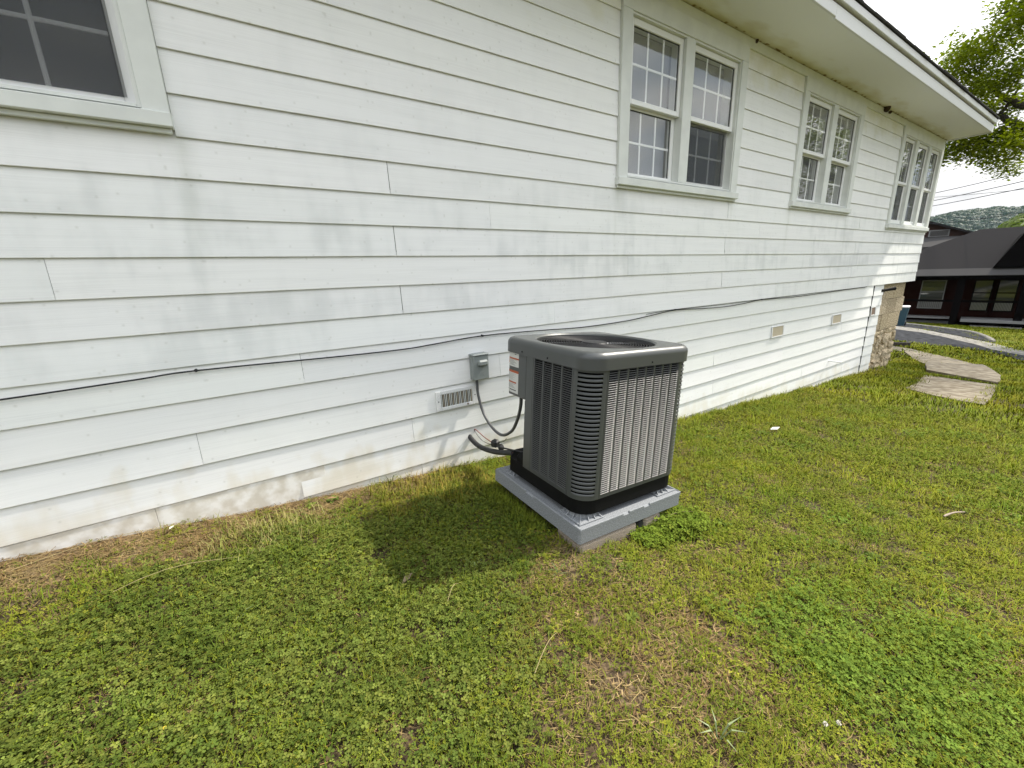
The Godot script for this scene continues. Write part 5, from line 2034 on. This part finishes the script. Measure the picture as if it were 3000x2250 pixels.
func litter_mesh(n: int, spread: float, l0: float, l1: float) -> Mesh:
	# dead blades lying on the ground
	var mb := MB.new()
	for k in n:
		var a := rng.randf() * TAU
		var r := sqrt(rng.randf()) * spread
		var p := Vector3(cos(a) * r, rng.randf_range(0.001, 0.014), sin(a) * r)
		var b := rng.randf() * TAU
		var d := Vector3(cos(b), rng.randf_range(-0.12, 0.22), sin(b)) * rng.randf_range(l0, l1) * 0.5
		var bend := Vector3(-d.z, rng.randf_range(0.0, 0.004), d.x) * rng.randf_range(-0.25, 0.25)
		var w := Vector3(-d.z, 0, d.x).normalized() * rng.randf_range(0.0008, 0.0018)
		var t := rng.randf_range(0.55, 1.2)
		mb.col = Color(t, t * rng.randf_range(0.9, 1.02), t * rng.randf_range(0.8, 1.0))
		var nn := Vector3(rng.randf_range(-0.3, 0.3), 1, rng.randf_range(-0.3, 0.3)).normalized()
		var i := mb.vert(p - d - w, nn)
		mb.vert(p - d + w, nn)
		mb.vert(p + bend + w, nn)
		mb.vert(p + bend - w, nn)
		mb.vert(p + d, nn)
		mb.ix.append_array([i, i + 2, i + 1, i, i + 3, i + 2, i + 3, i + 4, i + 2])
	return mb.mesh(M.blade)

func in_pad(x: float, z: float, grow: float) -> bool:
	var q := unit_at.affine_inverse() * Vector3(x, -1.8, z)
	return q.x > -0.404 - grow and q.x < 0.375 + grow and q.z > -0.407 - grow and q.z < 0.41 + grow

func build_lawn() -> void:
	var kinds := {
		"g0": tuft_mesh(20, 0.016, 0.040, 0.06, 0.0013, 0.9),
		"g1": tuft_mesh(20, 0.014, 0.046, 0.065, 0.0015, 1.3),
		"g2": tuft_mesh(14, 0.022, 0.062, 0.055, 0.0016, 1.0),
		"c0": clover_mesh(26, 0.065, 0.0082, 0.010, 0.034),
		"c1": clover_mesh(22, 0.060, 0.0098, 0.012, 0.040),
		"y0": clover_mesh(28, 0.060, 0.0060, 0.008, 0.034),
		"y1": clover_mesh(20, 0.070, 0.0068, 0.006, 0.028),
		"g3": tuft_mesh(9, 0.035, 0.085, 0.05, 0.0017, 1.2),
		"p0": rosette_mesh(7, 0.045),
		"l0": litter_mesh(22, 0.07, 0.02, 0.07),
		"f0": tuft_mesh(26, 0.03, 0.06, 0.16, 0.0040, 0.9),
		"f1": tuft_mesh(30, 0.04, 0.08, 0.42, 0.011, 0.9),
	}
	var xf := {}
	var cols := {}
	for k in kinds:
		xf[k] = []
		cols[k] = []
	var add := func(k: String, x: float, z: float, s: float, c: Color) -> void:
		var b := Basis(Vector3.UP, rng.randf() * TAU).scaled(Vector3(s, s * rng.randf_range(0.8, 1.2), s))
		var slope := Basis(Vector3(0, 0, 1), -0.06)
		xf[k].append(Transform3D(slope * b, Vector3(x, gy(x, z), z)))
		var t := rng.randf_range(0.82, 1.18)
		cols[k].append(Color(c.r * t * rng.randf_range(0.93, 1.07), c.g * t, c.b * t))
	# dense turf close by, sparser and larger with distance
	var bands := [[-2.2, 3.6, 0.03, 3.9, 740.0, 0], [3.6, 7.0, 0.04, 4.6, 400.0, 1], [7.0, 14.0, -0.1, 6.0, 120.0, 2], [11.7, 40.0, -12.0, 6.0, 14.0, 3]]
	for bd in bands:
		var n := int((bd[1] - bd[0]) * (bd[3] - bd[2]) * bd[4])
		for i in n:
			var x := rng.randf_range(bd[0], bd[1])
			var z := rng.randf_range(bd[2], bd[3])
			if in_pad(x, z, -0.02) or on_hard(x, z):
				continue
			if x < 11.7 and z < 0.04 and not (x > 9.4 and z > -0.03):
				continue
			if bd[5] == 3 and x < 14.0 and z > -0.1:
				continue
			if Vector2(x - 1.20, z - 1.40).length() < 0.15 and rng.randf() < 0.5:
				continue
			var st := straw_share(x, z)
			var cl := clover_share(x, z)
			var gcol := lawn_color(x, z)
			match bd[5]:
				0, 1:
					var sc := 1.0 if bd[5] == 0 else 1.35
					var pick := rng.randf()
					if pick < st * 0.85:
						add.call("l0", x, z, sc * rng.randf_range(0.8, 1.2), Color(0.36, 0.27, 0.135).lerp(Color(0.15, 0.095, 0.045), rng.randf()))
						if rng.randf() < 0.5 and z > 0.12:
							add.call("g0", x, z, sc * 0.8, gcol.lerp(Color(0.20, 0.155, 0.06), 0.45))
					elif rng.randf() < cl * 0.78:
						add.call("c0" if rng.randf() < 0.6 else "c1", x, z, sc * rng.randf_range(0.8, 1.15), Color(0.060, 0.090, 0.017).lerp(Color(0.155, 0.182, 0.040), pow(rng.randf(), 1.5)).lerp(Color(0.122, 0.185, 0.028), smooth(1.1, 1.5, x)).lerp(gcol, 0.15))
						if rng.randf() < 0.08:
							add.call("g3", x, z, sc, gcol * Color(0.8, 1.0, 1.2))
						if rng.randf() < 0.75:
							add.call("g1", x, z, sc, gcol)
						if rng.randf() < 0.1:
							add.call("y0", x, z, sc, Color(0.16, 0.20, 0.022))
						if rng.randf() < 0.25:
							add.call("l0", x, z, sc * 0.9, Color(0.30, 0.22, 0.10))
					else:
						var q := rng.randf()
						if q < 0.46:
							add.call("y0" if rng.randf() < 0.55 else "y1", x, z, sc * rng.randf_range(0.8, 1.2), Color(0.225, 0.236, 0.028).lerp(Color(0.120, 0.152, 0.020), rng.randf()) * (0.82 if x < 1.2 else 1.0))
						if q > 0.30:
							add.call("g0" if rng.randf() < 0.5 else "g1", x, z, sc, gcol)
						if rng.randf() < 0.12:
							add.call("g2", x, z, sc, gcol * Color(0.8, 1.0, 0.9))
						if rng.randf() < 0.03:
							add.call("g3", x, z, sc, gcol * Color(0.9, 1.05, 1.1))
						if rng.randf() < 0.012:
							add.call("p0", x, z, sc * rng.randf_range(0.5, 1.2), Color(0.13, 0.17, 0.035))
						if rng.randf() < 0.2:
							add.call("l0", x, z, sc * 0.9, Color(0.27, 0.20, 0.09))
				2:
					add.call("f0", x, z, rng.randf_range(0.8, 1.3), gcol.lerp(Color(0.18, 0.15, 0.05), st * 0.4))
				3:
					add.call("f1", x, z, rng.randf_range(0.8, 1.3), gcol * 0.9)
	# blonde overgrown clump and the longer fringe along the wall and pad
	for i in 120:
		var p := Vector2(rng.randfn(-0.05, 0.18), rng.randfn(0.36, 0.09))
		add.call("g2", p.x, maxf(p.y, 0.1), rng.randf_range(0.6, 1.5), Color(0.17, 0.19, 0.04).lerp(Color(0.30, 0.26, 0.11), rng.randf()))
	for i in 300:
		var x := rng.randf_range(0.55, 1.30)
		var z := rng.randf_range(0.1, 0.55)
		if not in_pad(x, z, 0.0):
			add.call("g2" if rng.randf() < 0.5 else "g3", x, z, rng.randf_range(0.6, 1.3), Color(0.13, 0.16, 0.022).lerp(Color(0.28, 0.22, 0.05), rng.randf()))
	for i in 620:
		var x := rng.randf_range(1.9, 9.3)
		var z := absf(rng.randfn(0.0, 0.05)) + 0.035
		if nz.get_noise_1d(x * 1.6) > -0.2:
			add.call("g2", x, z, rng.randf_range(0.8, 1.9), Color(0.17, 0.21, 0.02).lerp(Color(0.25, 0.23, 0.035), rng.randf()))
	for i in 330:
		var t := rng.randf()
		var q := unit_at * Vector3(lerpf(-0.02, 0.42, t), 0, 0.425 + absf(rng.randfn(0, 0.05)))
		add.call("g2" if rng.randf() < 0.6 else "c1", q.x, q.z, rng.randf_range(0.9, 1.5) * (1.15 if t > 0.55 else 0.8), Color(0.135, 0.185, 0.022))
	for i in 240:
		var q := unit_at * Vector3(-0.42 - absf(rng.randfn(0, 0.04)), 0, rng.randf_range(-0.42, 0.1))
		add.call("g2", q.x, q.z, rng.randf_range(0.9, 1.4), Color(0.14, 0.17, 0.022))
	# fringe round the path slabs
	for poly in hard.slice(0, 3):
		for i in 260:
			var e: int = rng.randi() % poly.size()
			var p: Vector2 = poly[e].lerp(poly[(e + 1) % poly.size()], rng.randf()) + Vector2(rng.randfn(0, 0.04), rng.randfn(0, 0.04))
			add.call("f0", p.x, p.y, rng.randf_range(0.3, 0.6), Color(0.17, 0.21, 0.02))
	var names := {"g0": ["short_grass", "short mown grass blades over the lawn"], "g1": ["leaning_grass", "leaning grass blades mixed through the lawn"], "g2": ["long_grass", "longer grass left along the wall and round the pad"], "c0": ["clover_leaves", "dark green clover leaves in the near lawn"], "c1": ["large_clover_leaves", "larger clover leaves among the near lawn"], "y0": ["small_yellow_clover", "small yellowish clover leaves all over the lawn"], "y1": ["flat_yellow_clover", "flat yellowish clover leaves low in the lawn"], "g3": ["sparse_tall_grass", "single taller grass blades standing out of the lawn"], "p0": ["broad_leaf_weeds", "small broad leaved weed rosettes dotted over the lawn"], "l0": ["dead_grass", "dry tan clippings lying on the lawn and against the wall"], "f0": ["far_grass", "grass round the path slabs"], "f1": ["roadside_grass", "grass beyond the path beside the lane"]}
	for k in kinds:
		var o := multi(names[k][0], kinds[k], xf[k], cols[k])
		tag(o, names[k][1], "clover" if k in ["c0", "c1", "y0", "y1"] else ("weeds" if k == "p0" else "grass"), "", "stuff")

# ------------------------------------------------------------------ single small things on the lawn
func build_small_things() -> void:
	# stick
	var mb := MB.new()
	mb.tube(curve([Vector3(3.40, gy(3.40, 2.24) + 0.035, 2.24), Vector3(3.49, gy(3.49, 2.26) + 0.042, 2.265), Vector3(3.58, gy(3.58, 2.3) + 0.038, 2.30)]), [0.004, 0.006, 0.007, 0.007, 0.006, 0.006, 0.005, 0.005, 0.005, 0.005, 0.005, 0.004, 0.004, 0.004, 0.003, 0.003, 0.002], 6)
	tag(obj("stick", mb, mat(0.30, 0.24, 0.18, 0.9)), "short dry stick lying alone on the open lawn at right", "stick")
	# scrap of paper
	mb = MB.new()
	var g := gy(4.41, 0.82) + 0.05
	mb.quad(Vector3(4.36, g, 0.80), Vector3(4.40, g + 0.006, 0.85), Vector3(4.47, g + 0.012, 0.84), Vector3(4.43, g + 0.004, 0.79))
	mb.quad(Vector3(4.36, g - 0.001, 0.80), Vector3(4.43, g + 0.003, 0.79), Vector3(4.47, g + 0.011, 0.84), Vector3(4.40, g + 0.005, 0.85))
	tag(obj("paper_scrap", mb, mat(0.7, 0.7, 0.68, 0.8)), "white scrap of paper on the grass beyond the air conditioner", "scrap")
	# fallen leaves
	for q in [[0.43, 1.10, 0.035, 0.17, 0.13, 0.07, "curled brown leaf on the clover in front of the unit's shadow"], [-0.46, 0.10, 0.022, 0.55, 0.58, 0.45, "pale leaf on the clippings close to the wall at left"], [0.30, 0.14, 0.03, 0.22, 0.13, 0.06, "brown leaf among the clippings at the foot of the wall"]]:
		mb = MB.new()
		var c := Vector3(q[0], gy(q[0], q[1]) + 0.036, q[1])
		var l: float = q[2]
		var a := rng.randf() * TAU
		var d := Vector3(cos(a), 0.1, sin(a)) * l
		var w := Vector3(-d.z, l * 0.25, d.x) * 0.42
		var w2 := Vector3(d.z, l * 0.35, -d.x) * 0.42
		mb.quad(c - d, c + w2, c + d, c)
		mb.quad(c - d, c, c + d, c + w)
		mb.quad(c - d + Vector3(0, -0.0008, 0), c + Vector3(0, -0.0008, 0), c + d + Vector3(0, -0.0008, 0), c + w2 + Vector3(0, -0.0008, 0))
		tag(obj("fallen_leaf", mb, mat(q[3], q[4], q[5], 0.8)), q[6], "leaf")
	# clover flowers
	for q in [[1.23, 2.38, 0, "white clover flower in the bright clover, the lower of a close pair"], [1.27, 2.40, 0, "white clover flower in the bright clover, the upper of a close pair"], [2.32, 1.03, 0, "white clover flower by the tall grass at the pad's right end"], [-0.36, 1.37, 1, "tiny yellow flower in the dark clover at lower left"]]:
		var p := Vector3(q[0], gy(q[0], q[1]) + (0.045 if q[2] == 0 else 0.035), q[1])
		var fl := thing("clover_flower" if q[2] == 0 else "yellow_flower", q[3], "flower", Transform3D(Basis.IDENTITY, p - Vector3(0, 0.045, 0)))
		mb = MB.new()
		mb.tube([Vector3(0.004, 0.0, 0.0), Vector3(0.001, 0.025, 0.001), Vector3(0, 0.043, 0)], 0.0009, 5)
		obj("stalk", mb, mat(0.08, 0.12, 0.03), fl)
		mb = MB.new()
		var r := 0.0062 if q[2] == 0 else 0.0045
		for k in 34:
			var d := Vector3(rng.randf_range(-1, 1), rng.randf_range(-0.5, 1), rng.randf_range(-1, 1)).normalized()
			var t := d.cross(Vector3(0.2, 1, 0.3)).normalized() * r * 0.28
			var o := Vector3(0, 0.045, 0) + d * r * 0.4
			mb.quad(o - t, o + t, o + t * 0.6 + d * r * 0.7, o - t * 0.6 + d * r * 0.7)
		obj("flower_head", mb, mat(0.45, 0.42, 0.36) if q[2] == 0 else mat(0.7, 0.5, 0.03), fl)
	# long dry stalks
	for q in [[-0.98, 0.20, 0.62, 0.25, "long pale dry stalk lying against the wall at far left"], [-0.60, 0.58, 0.42, 0.05, "long dry stalk on the thinned grass at left"], [0.52, 1.32, 0.13, 0.9, "short dry stalk on the lawn before the unit's shadow"], [1.80, 1.37, 0.30, -0.4, "bent straw stalk over the grass at the pad's front edge"], [0.62, 1.78, 0.22, 0.7, "thin straw stalk in the yellowish clover at the bottom"]]:
		mb = MB.new()
		var pts := []
		for k in 6:
			var t := k / 5.0
			var x: float = q[0] + cos(q[3]) * q[2] * t
			var z: float = q[1] - sin(q[3]) * q[2] * t * 0.6
			pts.append(Vector3(x, gy(x, z) + 0.035 + 0.03 * sin(t * PI) + 0.01 * t, z))
		mb.tube(pts, [0.0012, 0.0012, 0.0011, 0.001, 0.0008, 0.0005], 5)
		tag(obj("dry_stalk", mb, mat(0.33, 0.27, 0.13, 0.9)), q[4], "stalk", "dry stalks on the lawn")
	# weeds
	for q in [[0.68, 0.055, 0.11, 9, "feathery green weed standing against the lowest board", 0.09, 0.12, 0.05], [1.02, 1.42, 0.06, 7, "small green weed sprouting by the block under the pad's corner", 0.09, 0.14, 0.04], [0.74, 1.14, 0.075, 3, "upright pair of pale broad grass leaves in the unit's shadow", 0.16, 0.20, 0.07], [0.95, 2.22, 0.10, 6, "pale broad grass clump at the bottom edge of the lawn", 0.17, 0.21, 0.09], [-0.18, 0.95, 0.05, 6, "flat pale weed rosette in the clover at left", 0.16, 0.20, 0.09]]:
		var c := Vector3(q[0], gy(q[0], q[1]), q[1])
		var wd := thing("weed", q[4], "weed", Transform3D(Basis.IDENTITY, c))
		for k in q[3]:
			var a: float = TAU * k / q[3] + rng.randf_range(-0.3, 0.3)
			var d := Vector3(cos(a), 0, sin(a))
			if q[1] < 0.1:
				d = Vector3(cos(a), 0, absf(sin(a)) * 0.4)
			var l: float = q[2] * rng.randf_range(0.7, 1.1)
			var lift := rng.randf_range(0.5, 1.0)
			var s := d.cross(Vector3.UP) * l * 0.03
			var p0 := Vector3(0, 0, 0)
			var p1 := d * l * 0.35 + Vector3(0, l * lift * 0.75, 0)
			var p2 := d * l * 0.85 + Vector3(0, l * lift * 0.85, 0)
			mb = MB.new()
			mb.quad(p0 - s * 0.5, p0 + s * 0.5, p1 + s, p1 - s)
			mb.tri(p1 - s, p1 + s, p2)
			var lm := mat(q[5], q[6], q[7], 0.6)
			lm.cull_mode = BaseMaterial3D.CULL_DISABLED
			obj("leaf", mb, lm, wd)
